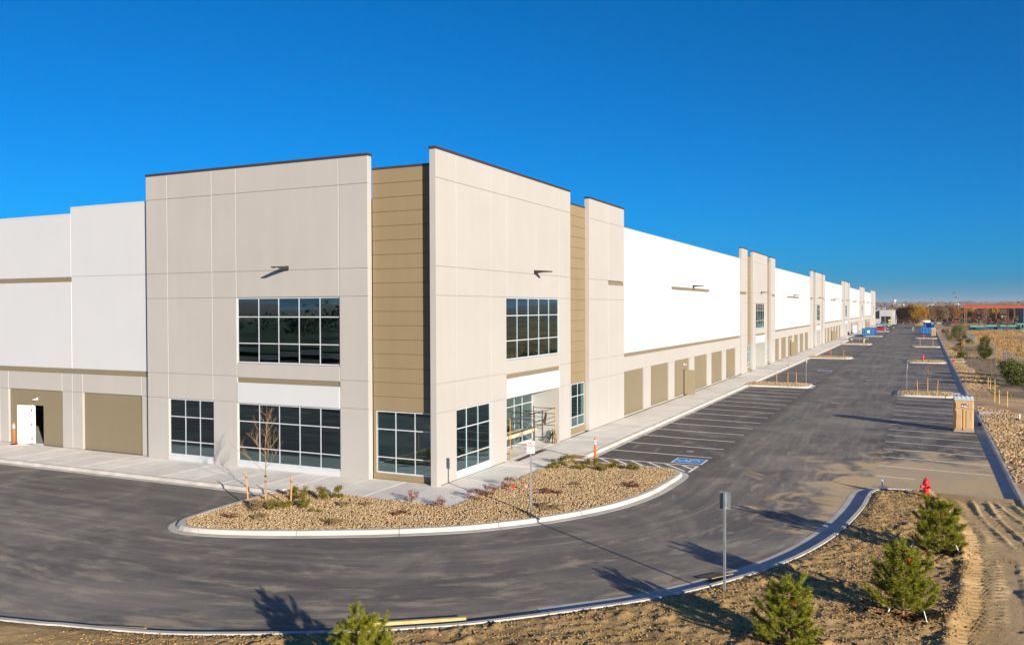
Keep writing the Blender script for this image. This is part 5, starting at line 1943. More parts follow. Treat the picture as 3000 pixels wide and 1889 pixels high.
# ------------------------------------------------------------------ dumpsters
def dumpster(loc, rz, L, W, Hh, mat, label, plate=True):
    t = thing('dumpster', label, 'dumpster', loc, rz, 'roll-off dumpsters')
    mb = MB()
    b0 = [(-W / 2, -L / 2, 0.18), (W / 2, -L / 2, 0.18), (W / 2, L / 2, 0.18), (-W / 2, L / 2, 0.18)]
    b1 = [(-W / 2 - 0.08, -L / 2, Hh), (W / 2 + 0.08, -L / 2, Hh), (W / 2 + 0.08, L / 2, Hh), (-W / 2 - 0.08, L / 2, Hh)]
    i1 = [(-W / 2 - 0.02, -L / 2 + 0.08, Hh), (W / 2 + 0.02, -L / 2 + 0.08, Hh), (W / 2 + 0.02, L / 2 - 0.08, Hh), (-W / 2 - 0.02, L / 2 - 0.08, Hh)]
    i0 = [(-W / 2 + 0.08, -L / 2 + 0.08, 0.3), (W / 2 - 0.08, -L / 2 + 0.08, 0.3), (W / 2 - 0.08, L / 2 - 0.08, 0.3), (-W / 2 + 0.08, L / 2 - 0.08, 0.3)]
    fs = [(3, 2, 1, 0)]
    for g in range(3):
        for k_ in range(4):
            k2 = (k_ + 1) % 4
            fs.append((g * 4 + k_, g * 4 + k2, g * 4 + 4 + k2, g * 4 + 4 + k_))
    fs.append((12, 13, 14, 15))
    mb.add(b0 + b1 + i1 + i0, fs)
    obj('bin_body', mb, mat, t)
    n = max(3, int(L / 0.7))
    for k_ in range(n):
        y_ = -L / 2 + (k_ + 0.5) * L / n
        for sx_ in (-1, 1):
            mb = MB()
            mb.box(sx_ * (W / 2 + 0.02), sx_ * (W / 2 + 0.12), y_ - 0.05, y_ + 0.05, 0.2, Hh - 0.05)
            obj('side_rib', mb, mat, t)
    for k_ in range(3):
        x_ = -W / 2 + (k_ + 0.5) * W / 3
        mb = MB()
        mb.box(x_ - 0.05, x_ + 0.05, -L / 2 - 0.08, -L / 2 + 0.01, 0.2, Hh - 0.04)
        obj('end_rib', mb, mat, t)
    mb = MB()
    mb.box(-W / 2 - 0.13, W / 2 + 0.13, -L / 2 - 0.05, -L / 2 + 0.05, Hh - 0.1, Hh + 0.02)
    mb.box(-W / 2 - 0.13, W / 2 + 0.13, L / 2 - 0.05, L / 2 + 0.05, Hh - 0.1, Hh + 0.02)
    mb.box(-W / 2 - 0.13, -W / 2 - 0.03, -L / 2 + 0.05, L / 2 - 0.05, Hh - 0.1, Hh + 0.02)
    mb.box(W / 2 + 0.03, W / 2 + 0.13, -L / 2 + 0.05, L / 2 - 0.05, Hh - 0.1, Hh + 0.02)
    obj('rim', mb, mat, t)
    for sx_ in (-0.4, 0.4):
        mb = MB()
        mb.box(sx_ * W - 0.06, sx_ * W + 0.06, -L / 2 + 0.1, L / 2 - 0.1, 0.0, 0.18)
        obj('skid_rail', mb, BLACK, t)
    if plate:
        mb = MB()
        mb.box(-0.3, 0.3, -L / 2 - 0.1, -L / 2 - 0.082, Hh * 0.45, Hh * 0.45 + 0.6)
        obj('white_plate', mb, WHITEM, t)
    return t
dumpster((-13.3, 248.0, ZA), 0.08, 5.5, 2.7, 2.0, DUMPT, 'teal-blue roll-off dumpster with white plate behind the parked grey car')
dumpster((-13.2, 262.0, ZA), 0.1, 5.0, 2.4, 1.9, pm('dumpster_violet', (0.06, 0.07, 0.3), rough=0.5), 'violet-blue dumpster behind the teal one on the left', False)
dumpster((0.7, 270.0, ZA), 0.0, 5.0, 2.35, 1.8, DUMPB, 'blue ribbed dumpster at the right stalls near the far hydrant', False)
dumpster((1.4, 352.0, ZA), 0.0, 5.0, 2.4, 1.9, DUMPB, 'farthest blue dumpster on the right side of the aisle', False)
t = thing('traffic_cone', 'small pale cone beside the right blue dumpster', 'cone', (-1.26, 272, ZA))
mb = MB()
mb.lathe([(0.22, 0), (0.22, 0.03), (0.15, 0.04), (0.03, 0.7), (0.02, 0.7)], n=10)
obj('cone_body', mb, REFL, t)
t = thing('site_marker', 'green and yellow site marker standing in the far aisle', 'marker', (-2.9, 300, ZA))
mb = MB()
mb.box(-0.22, 0.22, -0.03, 0.03, 0.62, 1.3)
obj('marker_panel', mb, pm('marker_green', (0.1, 0.3, 0.22), rough=0.7), t)
for sx_ in (-0.16, 0.16):
    mb = MB()
    mb.tube([(sx_, 0, 0), (sx_, 0, 0.64)], 0.04, 6)
    obj('leg', mb, pm('marker_yellow_%d' % int(sx_ * 100), (0.5, 0.4, 0.08), rough=0.7), t)

# ------------------------------------------------------------------ vehicles
def wheel(t, x, y, r_, w):
    mb = MB()
    mb.tube([(x, y - w / 2, r_), (x, y + w / 2, r_)], r_, 18)
    o = obj('wheel', mb, BLACK, t)
    for sy in (-1, 1):
        mb = MB()
        mb.tube([(x, y + sy * w * 0.5, r_), (x, y + sy * (w * 0.5 + 0.012), r_)], [r_ * 0.66, r_ * 0.6], 14)
        obj('rim', mb, ALU, o)

def vehicle(name, loc, rz, label, cat, lower, cabin, glass, L, W, r_, axles, mat, bed=None):
    t = thing(name, label, cat, loc, rz)
    mb = MB()
    mb.ext(lower, 'y', -W / 2, W / 2)
    bod = obj('body', mb, mat, t)
    # cabin: wide at the belt line, narrower at the roof
    n = len(cabin)
    zb = min(z_ for _, z_ in cabin)
    zt = max(z_ for _, z_ in cabin)
    mb = MB()
    vs = []
    for sy in (-1, 1):
        for x_, z_ in cabin:
            hw = W / 2 * (0.97 - 0.17 * (z_ - zb) / (zt - zb))
            vs.append((x_, sy * hw, z_))
    fs = [tuple(range(n)), tuple(reversed(range(n, 2 * n)))]
    for i in range(n):
        j = (i + 1) % n
        fs.append((j, i, i + n, j + n))
    bm = bmesh.new()
    vv = [bm.verts.new(v) for v in vs]
    for f in fs:
        bm.faces.new([vv[i] for i in f])
    bmesh.ops.recalc_face_normals(bm, faces=bm.faces[:])
    bm.verts.index_update()
    m2 = MB()
    m2.add([v.co[:] for v in bm.verts], [[v.index for v in f.verts] for f in bm.faces])
    bm.free()
    cab = obj('cabin', m2, mat, t)
    for q in glass['side']:
        for sy in (-1, 1):
            mb = MB()
            P = []
            for e in (0.012, -0.02):
                for x_, z_ in q:
                    hw = W / 2 * (0.97 - 0.17 * (z_ - zb) / (zt - zb)) + e
                    P.append((x_, sy * hw, z_))
            m_ = len(q)
            fs = [tuple(range(m_)) if sy < 0 else tuple(reversed(range(m_)))]
            for i in range(m_):
                j = (i + 1) % m_
                fs.append((i, i + m_, j + m_, j) if sy < 0 else (j, j + m_, i + m_, i))
            obj('side_window', mb.add(P, fs), CARGLASS, cab)
    for (xa, za, xb, zb_) in glass['ends']:
        mb = MB()
        dx = 0.015 if xa > 0 and xb > 0 or xa + xb > 0 else -0.015
        ha = W / 2 * (0.93 - 0.17 * (za - zb) / (zt - zb))
        hb = W / 2 * (0.93 - 0.17 * (zb_ - zb) / (zt - zb))
        P = [(xa + dx, -ha, za), (xa + dx, ha, za), (xb + dx, hb, zb_), (xb + dx, -hb, zb_)]
        P += [(x_ - dx * 2, y_, z_ - 0.01) for x_, y_, z_ in P]
        mb.add(P, [(0, 1, 2, 3), (7, 6, 5, 4), (0, 4, 5, 1), (1, 5, 6, 2), (2, 6, 7, 3), (3, 7, 4, 0)])
        obj('windscreen', mb, CARGLASS, cab)
    for x_ in axles:
        for sy in (-1, 1):
            wheel(t, x_, sy * (W / 2 - 0.1), r_, 0.22)
    lo = [p for p in lower]
    xm = max(p[0] for p in lo)
    xn = min(p[0] for p in lo)
    for sy in (-1, 1):
        mb = MB()
        mb.box(xm - 0.2, xm - 0.005, sy * (W / 2 - 0.3), sy * (W / 2 + 0.006), 0.6 * zb, 0.78 * zb)
        obj('headlight', mb, WHITEM, t)
        mb = MB()
        mb.box(xn + 0.005, xn + 0.15, sy * (W / 2 - 0.3), sy * (W / 2 + 0.006), 0.62 * zb, 0.82 * zb)
        obj('tail_light', mb, SIGNR, t)
        mb = MB()
        mb.box(glass['mirror'], glass['mirror'] + 0.12, sy * (W / 2 - 0.02), sy * (W / 2 + 0.16), zb + 0.02, zb + 0.14)
        obj('wing_mirror', mb, mat, t)
    return t

sed_low = [(-2.2, 0.3), (-1.75, 0.22), (1.8, 0.22), (2.2, 0.28), (2.24, 0.55), (2.1, 0.72), (1.15, 0.9), (-1.4, 0.95), (-2.05, 0.93), (-2.22, 0.75)]
sed_cab = [(1.2, 0.88), (0.35, 1.38), (0.0, 1.43), (-0.7, 1.42), (-1.1, 1.34), (-1.75, 0.94)]
sed_gl = {'side': [[(0.95, 0.95), (0.3, 1.33), (-0.2, 1.37), (-0.2, 0.96)], [(-0.28, 0.96), (-0.28, 1.37), (-0.75, 1.35), (-1.1, 1.22), (-1.35, 0.98)]],
          'ends': [(1.12, 0.93, 0.4, 1.35), (-1.68, 0.98, -1.13, 1.31)], 'mirror': 0.75}
def carpaint(name, c):
    return pm(name, c, rough=0.3, spec=0.6, metal=0.35)
vehicle('parked_car', (-13.45, 211.5, ZA), PI, 'dark grey sedan parked at the left kerb beside the yellow hydrant', 'car', sed_low, sed_cab, sed_gl, 4.4, 1.8, 0.33, (-1.35, 1.38), carpaint('grey_car_paint', (0.17, 0.19, 0.22)))
vehicle('parked_car', (-12.6, 306.0, ZA), 0.0, 'red car parked far down the left kerb', 'car', sed_low, sed_cab, sed_gl, 4.4, 1.8, 0.33, (-1.35, 1.38), carpaint('red_car_paint', (0.45, 0.02, 0.03)))
pk_low = [(-2.9, 0.5), (-2.2, 0.42), (2.2, 0.42), (2.9, 0.5), (2.95, 0.95), (2.8, 1.15), (1.4, 1.22), (-2.9, 1.25)]
pk_cab = [(1.45, 1.2), (0.75, 1.85), (0.3, 1.93), (-0.8, 1.93), (-1.1, 1.86), (-1.2, 1.22)]
pk_gl = {'side': [[(1.15, 1.28), (0.68, 1.78), (0.2, 1.85), (0.2, 1.28)], [(0.1, 1.28), (0.1, 1.85), (-0.75, 1.85), (-0.95, 1.78), (-1.0, 1.28)]],
         'ends': [(1.38, 1.27, 0.8, 1.8), (-1.18, 1.3, -1.1, 1.8)], 'mirror': 0.95}
vehicle('pickup_truck', (-14.2, 368.0, ZA), 0.05, 'blue-grey crew-cab pickup parked at the far end of the warehouse', 'pickup', pk_low, pk_cab, pk_gl, 5.9, 2.0, 0.42, (-1.85, 1.9), carpaint('pickup_paint', (0.16, 0.25, 0.33)))

# ------------------------------------------------------------------ chain-link fence
def fence(y0, y1, x0, x1, label):
    L = math.hypot(x1 - x0, y1 - y0)
    t = thing('chain_link_fence', label, 'fence', (x0, y0, -0.25), math.atan2(y1 - y0, x1 - x0), 'chain-link fence runs')
    n = max(1, round(L / 3.0))
    for k_ in range(n + 1):
        mb = MB()
        mb.tube([(L * k_ / n, 0, -0.2), (L * k_ / n, 0, 1.72)], 0.035, 7)
        obj('post', mb, GALV, t)
    mb = MB()
    mb.tube([(0, 0, 1.66), (L, 0, 1.66)], 0.022, 6)
    obj('top_rail', mb, GALV, t)
    # woven wire as crossing diagonals
    V_, F_ = [], []
    hh = 1.58
    st = 0.11
    w_ = 0.009
    for sgn in (1, -1):
        m_ = int((L + hh) / st)
        for k_ in range(m_):
            a = -hh + k_ * st
            s0, s1 = max(a, 0), min(a + hh, L)
            if s1 <= s0:
                continue
            z0_, z1_ = s0 - a, s1 - a
            if sgn < 0:
                z0_, z1_ = hh - z0_, hh - z1_
            b0 = len(V_)
            V_ += [(s0 - w_, 0.003 * sgn, 0.06 + z0_), (s0 + w_, 0.003 * sgn, 0.06 + z0_), (s1 + w_, 0.003 * sgn, 0.06 + z1_), (s1 - w_, 0.003 * sgn, 0.06 + z1_)]
            F_.append((b0, b0 + 1, b0 + 2, b0 + 3))
    # grey privacy slats threaded through the mesh
    rd = random.Random(int(y0))
    q = 0.05
    while q < L - 0.05:
        if rd.random() < 0.4:
            b0 = len(V_)
            V_ += [(q, 0, 0.08), (q + 0.055, 0, 0.08), (q + 0.055, 0, 1.6 - rd.random() * 0.06), (q, 0, 1.6)]
            F_.append((b0, b0 + 1, b0 + 2, b0 + 3))
        q += 0.085
    o = link('wire_mesh', mesh_np('wire_mesh', V_, F_), pm('mesh_grey_%d' % int(y0), (0.3, 0.31, 0.3), (0.42, 0.42, 0.41), 2.0, rough=0.6), t)
    tag(o, kind='stuff')
fence(80, 142, 10.45, 10.4, 'nearest run of grey chain-link fence beside the dry field')
fence(155, 183, 10.15, 10.1, 'middle run of grey chain-link fence past the gap')
fence(205, 290, 10.0, 10.0, 'far run of grey chain-link fence beyond the shrubs')
t = thing('fence_post', 'dark leaning fence post at the gap in the chain-link fence', 'post', (10.2, 153.5, -0.3))
mb = MB()
mb.tube([(0, 0, -0.2), (0.05, 0.1, 1.75)], 0.12, 8)
obj('post', mb, BARK, t)
t = thing('barrier_drum', 'orange marker barrel lying on the right kerb', 'barrel', (3.75, 130.4, 0.02), 0.3)
mb = MB()
mb.tube([(0, -0.3, 0.16), (0, -0.1, 0.18), (0, 0.3, 0.16)], [0.14, 0.17, 0.13], 12)
obj('drum', mb, pm('drum_red', (0.5, 0.03, 0.02), rough=0.6), t)
mb = MB()
mb.tube([(0, -0.02, 0.18), (0, 0.1, 0.175)], 0.172, 12)
obj('band', mb, REFL, t)
t = thing('storm_inlet', 'dark red drain cover beside the portable toilet', 'drain', (3.25, 63.0, ZA), 0)
mb = MB()
mb.box(-0.2, 0.15, -0.5, 0.5, 0, 0.09)
obj('cover', mb, pm('inlet_red', (0.09, 0.02, 0.015), rough=0.8), t)
t = thing('white_stake', 'short white stake at the edge of the right planting strip', 'stake', (5.8, 65.5, -0.05))
mb = MB()
mb.box(-0.04, 0.04, -0.02, 0.02, -0.1, 0.45)
obj('peg', mb, WHITEM, t)

# ------------------------------------------------------------------ big trees at the end of the aisle
def tree(loc, h, rx, mat, seed, label, mat2=None, n=5200, leaf=0.2, cat='tree', conical=False, trunk=0.22, name='autumn_tree', group='trees at the end of the aisle'):
    rd = random.Random(seed)
    t = thing(name, label, cat, loc, rd.uniform(0, 6), group)
    mb = MB()
    mb.tube([(0, 0, -0.3), (0.1, 0, h * 0.2), (0.15, 0.1, h * 0.45), (0.1, 0.1, h * 0.8)], [trunk * 1.3, trunk, trunk * 0.7, trunk * 0.2], 8)
    for k_ in range(9):
        a = k_ * 2.4 + rd.random()
        z_ = h * rd.uniform(0.2, 0.5)
        q = rx * rd.uniform(0.5, 0.85)
        mb.tube([(0.1, 0.05, z_), (math.cos(a) * q * 0.5, math.sin(a) * q * 0.5, z_ + h * 0.15), (math.cos(a) * q, math.sin(a) * q, z_ + h * rd.uniform(0.2, 0.4))], [trunk * 0.5, trunk * 0.3, trunk * 0.1], 6, False)
    obj('trunk', mb, BARK, t)
    rn = np.random.default_rng(seed)
    if conical:
        zz_ = rn.uniform(0.05, 1.0, n) ** 1.25
        R_ = rx * (1 - zz_) * rn.uniform(0.3, 1.05, n) * (0.8 + 0.25 * np.sin(zz_ * 40)) + 0.05
        a = rn.uniform(0, 2 * PI, n)
        p = np.stack([R_ * np.cos(a), R_ * np.sin(a), zz_ * h], 1)
        A = rn.normal(0, 1, (n, 3)); A /= np.linalg.norm(A, axis=1)[:, None]
        B_ = np.cross(A, rn.normal(0, 1, (n, 3))); B_ /= np.linalg.norm(B_, axis=1)[:, None]
        s_ = rn.uniform(0.6, 1.3, (n, 1)) * leaf
        V_ = np.stack([p - A * s_, p - B_ * s_ * 0.5, p + A * s_, p + B_ * s_ * 0.5], 1).reshape(-1, 3)
        F_ = np.arange(n * 4).reshape(n, 4)
    else:
        V_, F_ = leaf_mass((0, 0, h * 0.6), rx, rx, h * 0.42, n, leaf, seed, 75)
    half = len(F_) // 2 if mat2 is not None else len(F_)
    if mat2 is not None:
        cx_ = V_[F_].mean(1)
        key = cx_[:, 0] * 0.6 - cx_[:, 1] * 0.3 + rn.normal(0, rx * 0.35, len(F_))
        sel = key > 0
        for nm, mm, s2 in (('crown', mat, ~sel), ('crown', mat2, sel)):
            f2 = F_[s2]
            v2 = V_[f2.ravel()]
            link(nm, mesh_np(nm, v2, np.arange(len(v2)).reshape(-1, 4)), mm, t)
    else:
        link('crown', mesh_np('crown', V_, F_), mat, t)
    return t
TREES = [(-1.5, 427, 8.8, 4.4, LEAFO, LEAFY, 'orange and yellow autumn tree at the end of the aisle', False),
         (-5.2, 432, 8.9, 4.0, LEAFO, LEAFB, 'rusty orange tree left of the yellow autumn one', False),
         (-8.6, 436, 7.6, 3.7, LEAFB, None, 'brown leafless-looking tree nearest the white low building', False),
         (5.5, 470, 8.2, 4.4, LEAFB, None, 'dull brown tree right of the autumn trees', False),
         (10.5, 500, 8.3, 4.6, LEAFB, LEAFO, 'brown tree with orange tinge beside the gantry end', False),
         (15.5, 560, 8.6, 5.2, LEAFO, LEAFB, 'far rust tree seen through the gantry', False),
         (31.5, 480, 7.9, 2.6, LEAFY, None, 'bright yellow tree seen through the gantry', False),
         (39.3, 478, 8.0, 3.4, LEAFE, None, 'broad dark evergreen behind the gantry', False),
         (27.5, 520, 6.5, 3.6, LEAFE, LEAFB, 'mixed green tree under the yellow one', False),
         (22.0, 560, 7.2, 4.5, LEAFB, LEAFD, 'pale brown tree behind the middle of the gantry', False),
         (45.5, 600, 9.5, 4.5, LEAFY, LEAFD, 'yellow tree top above the right gantry beam', False)]
TREES += [(-4.0, 455, 8.6, 4.2, LEAFB, LEAFO, 'brown crown behind the orange autumn trees', False),
          (2.5, 448, 8.0, 3.6, LEAFB, LEAFD, 'grey-brown tree just right of the yellow autumn tree', False),
          (8.0, 455, 7.6, 3.4, LEAFD, LEAFB, 'pale dry tree left of the gantry end', False),
          (13.0, 470, 7.8, 3.6, LEAFB, LEAFO, 'rust-brown tree behind the gantry end column', False),
          (20.0, 490, 7.6, 4.0, LEAFO, LEAFD, 'tawny tree in the second gap of the gantry', False),
          (25.5, 470, 7.0, 3.4, LEAFB, None, 'dark brown tree left of the yellow tree', False),
          (43.0, 470, 8.0, 3.0, LEAFE, None, 'slim evergreen at the right edge behind the gantry', False)]
for i, (x, y, h, rx, m1, m2, lab, con) in enumerate(TREES):
    tree((x, y, -0.4), h * 1.08, rx * 1.08, m1, 300 + i, lab, m2, 5200, 0.2, conical=con, name='evergreen_tree' if m1 is LEAFE else 'autumn_tree')

# ------------------------------------------------------------------ gantry and steel yard
RUST = pm('rust_red_steel', (0.4, 0.085, 0.042), (0.3, 0.07, 0.04), 1.5, rough=0.7)
RUSTB = pm('dark_rust_steel', (0.13, 0.06, 0.045), rough=0.7)
GREENS = pm('green_primer_steel', (0.1, 0.38, 0.25), (0.16, 0.46, 0.33), 1.0, rough=0.6)
NAVY = pm('navy_tarp', (0.015, 0.05, 0.11), (0.02, 0.08, 0.17), 0.4, rough=0.6)
t = thing('crane_runway', 'rust-red overhead crane runway on lattice columns in the steel yard', 'crane runway', (18, 325, -0.5))
o0 = (18, 325, -0.5)
mb = MB()
mb.box(12.4, 52, 324.5, 325.1, 7.05, 7.15)
mb.box(12.4, 52, 324.7, 324.9, 7.15, 8.1)
mb.box(12.4, 52, 324.5, 325.1, 8.1, 8.2)
obj('runway_beam', mb, RUST, t, o0)
mb = MB()
mb.box(12.6, 52, 336.0, 336.4, 7.35, 7.4)
mb.box(12.6, 52, 336.15, 336.25, 7.4, 7.95)
mb.box(12.6, 52, 335.9, 336.5, 7.95, 8.02)
obj('runway_beam', mb, RUST, t, o0)
for x_ in (12.9, 18.6, 25.0, 31.5, 38, 44.5):
    mb = MB()
    for dx in (-0.3, 0.3):
        mb.box(x_ + dx - 0.1, x_ + dx + 0.1, 324.7, 324.9, -0.5, 7.05)
    k_ = 0
    z_ = -0.2
    while z_ < 7.0:
        sgn = 1 if k_ % 2 else -1
        mb.tube([(x_ - 0.28 * sgn, 324.8, z_), (x_ + 0.28 * sgn, 324.8, z_ + 0.5)], 0.06, 5)
        z_ += 0.5
        k_ += 1
    obj('lattice_column', mb, RUSTB if x_ > 13 else BARK, t, o0)
for x_ in (15.6, 21.8, 28.2):
    mb = MB()
    mb.box(x_ - 0.15, x_ + 0.15, 325.1, 335.9, 7.5, 8.0)
    obj('cross_girder', mb, RUST, t, o0)
for x_ in (12.2, 17.4, 22.6, 28, 33.5):
    mb = MB()
    mb.box(x_ - 0.2, x_ + 0.2, 336.0, 336.3, -0.5, 7.35)
    mb.box(x_ - 0.3, x_ + 0.3, 335.9, 336.4, -0.5, -0.35)
    obj('column', mb, RUSTB, t, o0)
mb = MB()
mb.tube([(13.9, 324.8, 8.2), (13.9, 324.8, 9.3), (14.0, 324.8, 9.6), (14.3, 324.8, 9.55)], 0.09, 6)
mb.tube([(13.1, 324.8, 8.2), (13.9, 324.8, 9.2)], 0.05, 5)
obj('mast_arm', mb, pm('mast_green', (0.15, 0.17, 0.08), rough=0.7), t, o0)
t = thing('tarped_stack', 'long low navy-blue tarped stack under the crane runway', 'stack', (22, 332, -0.5))
mb = MB()
mb.bbox(14.4, 29.6, 331.0, 334.0, -0.5, 0.72, 0.12)
obj('tarp', mb, NAVY, t, (22, 332, -0.5))
for x_ in (16.5, 20.5, 24.5, 28.0):
    mb = MB()
    mb.box(x_, x_ + 0.12, 330.97, 334.03, -0.45, 0.75)
    obj('strap', mb, BLACK, t, (22, 332, -0.5))
for i, (x0, x1, y_, z_, lab) in enumerate(((13.6, 19.0, 328.0, 0.75, 'left green steel beam resting above the navy stack'), (19.2, 24.5, 334.6, 0.8, 'middle green steel beam behind the navy stack'), (24.0, 30.0, 335.0, 0.8, 'right green steel beam behind the navy stack'),
                                           (19.5, 27.0, 338.5, 1.5, 'upper green steel beam behind the columns'), (27.0, 36.0, 300.0, 0.0, 'pale green beam lying in the dry field at the right edge'), (27.5, 36.0, 302.0, 0.35, 'second pale green beam behind the one in the field'),
                                           (25.5, 31.0, 340.0, 1.4, 'far right green beam near the grey shed'))):
    t = thing('steel_beam', lab, 'beam', ((x0 + x1) / 2, y_, z_), 0, 'green primed beams in the steel yard')
    o1 = ((x0 + x1) / 2, y_, z_)
    mb = MB()
    mb.box(x0, x1, y_ - 0.2, y_ + 0.2, z_ + 0.42, z_ + 0.47)
    mb.box(x0, x1, y_ - 0.02, y_ + 0.02, z_ + 0.05, z_ + 0.42)
    mb.box(x0, x1, y_ - 0.2, y_ + 0.2, z_, z_ + 0.05)
    obj('beam_section', mb, GREENS, t, o1)
    for xx in (x0 + 0.8, x1 - 0.8):
        mb = MB()
        mb.box(xx - 0.1, xx + 0.1, y_ - 0.3, y_ + 0.3, -0.7, z_)
        obj('trestle', mb, RUSTB, t, o1)
t = thing('grey_shed', 'dark grey-blue shed at the right edge behind the runway', 'shed', (40, 365, -0.5))
mb = MB()
mb.box(33.0, 60, 362, 380, -0.5, 7.2)
obj('wall', mb, pm('shed_grey', (0.09, 0.1, 0.14), rough=0.7), t, (40, 365, -0.5))
mb = MB()
mb.box(32.9, 60.2, 361.8, 380.2, 7.2, 7.45)
obj('roof', mb, pm('shed_roof', (0.2, 0.2, 0.22), rough=0.6), t, (40, 365, -0.5))
for x_ in (34.5, 40.0, 46.0):
    mb = MB()
    mb.box(x_, x_ + 3.6, 361.9, 362.0, -0.4, 4.0)
    obj('roller_door', mb, pm('shed_door_%d' % int(x_), (0.03, 0.03, 0.035), rough=0.8), t, (40, 365, -0.5))
# red truck cab in the yard
t = thing('semi_truck', 'red semi truck cab in the yard behind the runway', 'truck', (35.2, 520, -0.5), 0)
mb = MB()
mb.ext([(-1.2, 0.6), (1.4, 0.6), (1.4, 2.0), (0.9, 3.2), (-1.2, 3.4)], 'x', -1.2, 1.2)
mb.bbox(-1.1, 1.1, -3.0, -1.2, 0.6, 1.7, 0.1)
obj('cab', mb, pm('truck_red', (0.6, 0.015, 0.025), rough=0.35), t)
mb = MB()
mb.box(-1.0, 1.0, -1.26, -1.19, 2.1, 2.9)
obj('windscreen', mb, CARGLASS, t)
for x_ in (-1.05, 1.05):
    for y_ in (-2.2, 1.0):
        mb = MB()
        mb.tube([(x_ - 0.15, y_, 0.5), (x_ + 0.15, y_, 0.5)], 0.5, 12)
        obj('wheel', mb, BLACK, t)
t = thing('box_trailer', 'white trailer beside the red truck cab', 'trailer', (38.5, 524, -0.5), 0)
mb = MB()
mb.bbox(-1.25, 1.25, -5, 5, 1.1, 3.6, 0.05)
obj('box', mb, WHITEM, t)
for y_ in (3.0, 4.2):
    for x_ in (-1.05, 1.05):
        mb = MB()
        mb.tube([(x_ - 0.15, y_, 0.5), (x_ + 0.15, y_, 0.5)], 0.5, 12)
        obj('wheel', mb, BLACK, t)
COLS = [(0.5, 0.5, 0.5), (0.05, 0.06, 0.1), (0.35, 0.03, 0.03), (0.6, 0.6, 0.58), (0.08, 0.12, 0.25), (0.03, 0.03, 0.03)]
for i in range(9):
    x = 20 + i * 1.0 * 2.9
    if i < 3:
        loc_ = (6.5 + i * 2.7, 440, -0.55)
    else:
        loc_ = (18 + (i - 3) * 2.7, 505, -0.55)
    vehicle('parked_car', loc_, PI / 2 + 0.2 * math.sin(i), ('left', 'middle', 'right', 'first', 'second', 'third', 'fourth', 'fifth', 'sixth')[i] + (' far parked car behind the planting strip' if i < 3 else ' far parked car from the left in the steel yard'), 'car', sed_low, sed_cab, sed_gl, 4.4, 1.8, 0.33, (-1.35, 1.38), carpaint('far_car_%d' % i, COLS[i % 6]))

# ------------------------------------------------------------------ low white building at the end of the aisle
t = thing('low_white_building', 'low white flat-roofed building with dark porch at the end of the aisle', 'building', (-24, 424, -0.3))
o2 = (-24, 424, -0.3)
W2 = pm('far_white_wall', (0.4, 0.4, 0.4), rough=0.8)
mb = MB()
mb.box(-40, -11.5, 425, 450, -0.3, 6.0)
obj('wall', mb, W2, t, o2)
mb = MB()
mb.box(-17.9, -12.6, 422.5, 424.97, 3.4, 6.1)
obj('porch_fascia', mb, W2, t, o2)
for x_ in (-17.6, -12.9):
    mb = MB()
    mb.box(x_ - 0.3, x_ + 0.3, 422.6, 423.2, -0.3, 3.4)
    obj('porch_column', mb, W2, t, o2)
mb = MB()
mb.box(-17.2, -13.3, 424.9, 424.98, -0.3, 3.2)
obj('glazed_entry', mb, CARGLASS, t, o2)
rf = MB()
rf.box(-40.2, -11.3, 424.8, 450.2, 6.0, 6.3)
rfo = obj('roof', rf, pm('far_roof', (0.35, 0.35, 0.36), rough=0.7), t, o2)
for x_ in (-19.5, -17.2):
    mb = MB()
    mb.bbox(x_, x_ + 1.6, 428, 430, 6.3, 7.5, 0.1)
    obj('roof_unit', mb, GALV, rfo, o2)
t = thing('scissor_lift', 'yellow lift parked before the low white building', 'lift', (-13.4, 412, -0.5))
mb = MB()
mb.bbox(-0.6, 0.6, -0.9, 0.9, 0.3, 1.2, 0.08)
mb.bbox(-0.5, 0.5, -0.7, 0.7, 1.7, 2.6, 0.05)
mb.tube([(-0.4, -0.6, 1.1), (0.4, 0.6, 1.8)], 0.06, 5)
mb.tube([(0.4, -0.6, 1.1), (-0.4, 0.6, 1.8)], 0.06, 5)
obj('frame', mb, pm('lift_yellow', (0.6, 0.42, 0.02), rough=0.5), t)
for x_ in (-0.55, 0.55):
    for y_ in (-0.6, 0.6):
        mb = MB()
        mb.tube([(x_ - 0.1, y_, 0.3), (x_ + 0.1, y_, 0.3)], 0.3, 10)
        obj('wheel', mb, BLACK, t)
t = thing('spoil_heap', 'tan heap of soil at the end of the aisle', 'soil heap', (-0.8, 392, -0.3))
rn = np.random.default_rng(3)
mb = MB()
pr = [(3.6, 0.0), (2.6, 0.6), (1.5, 1.2), (0.6, 1.55), (0.1, 1.65)]
mb.lathe(pr, (0, 0, 0), 18)
mb.v = [(x_ * (1 + 0.15 * math.sin(3 * i)), y_ * 1.1, z_ * (1 + 0.1 * math.cos(2.3 * i))) for i, (x_, y_, z_) in enumerate(mb.v)]
obj('heap', mb, SOIL, t)
t = thing('water_tank', 'pale round tank behind the blue dumpsters', 'tank', (0.6, 405, -0.4))
mb = MB()
mb.lathe([(2.2, 0), (2.2, 2.2), (2.0, 2.35), (0.3, 2.5)], n=20)
obj('tank_shell', mb, pm('tank_cream', (0.5, 0.46, 0.38), rough=0.6), t)
t = thing('signal_mast', 'thin red mast behind the pale tank', 'mast', (1.2, 412, -0.4))
mb = MB()
mb.tube([(0, 0, 0), (0, 0, 5.2)], [0.12, 0.06], 6)
obj('mast_pole', mb, pm('mast_red', (0.6, 0.05, 0.03), rough=0.6), t)

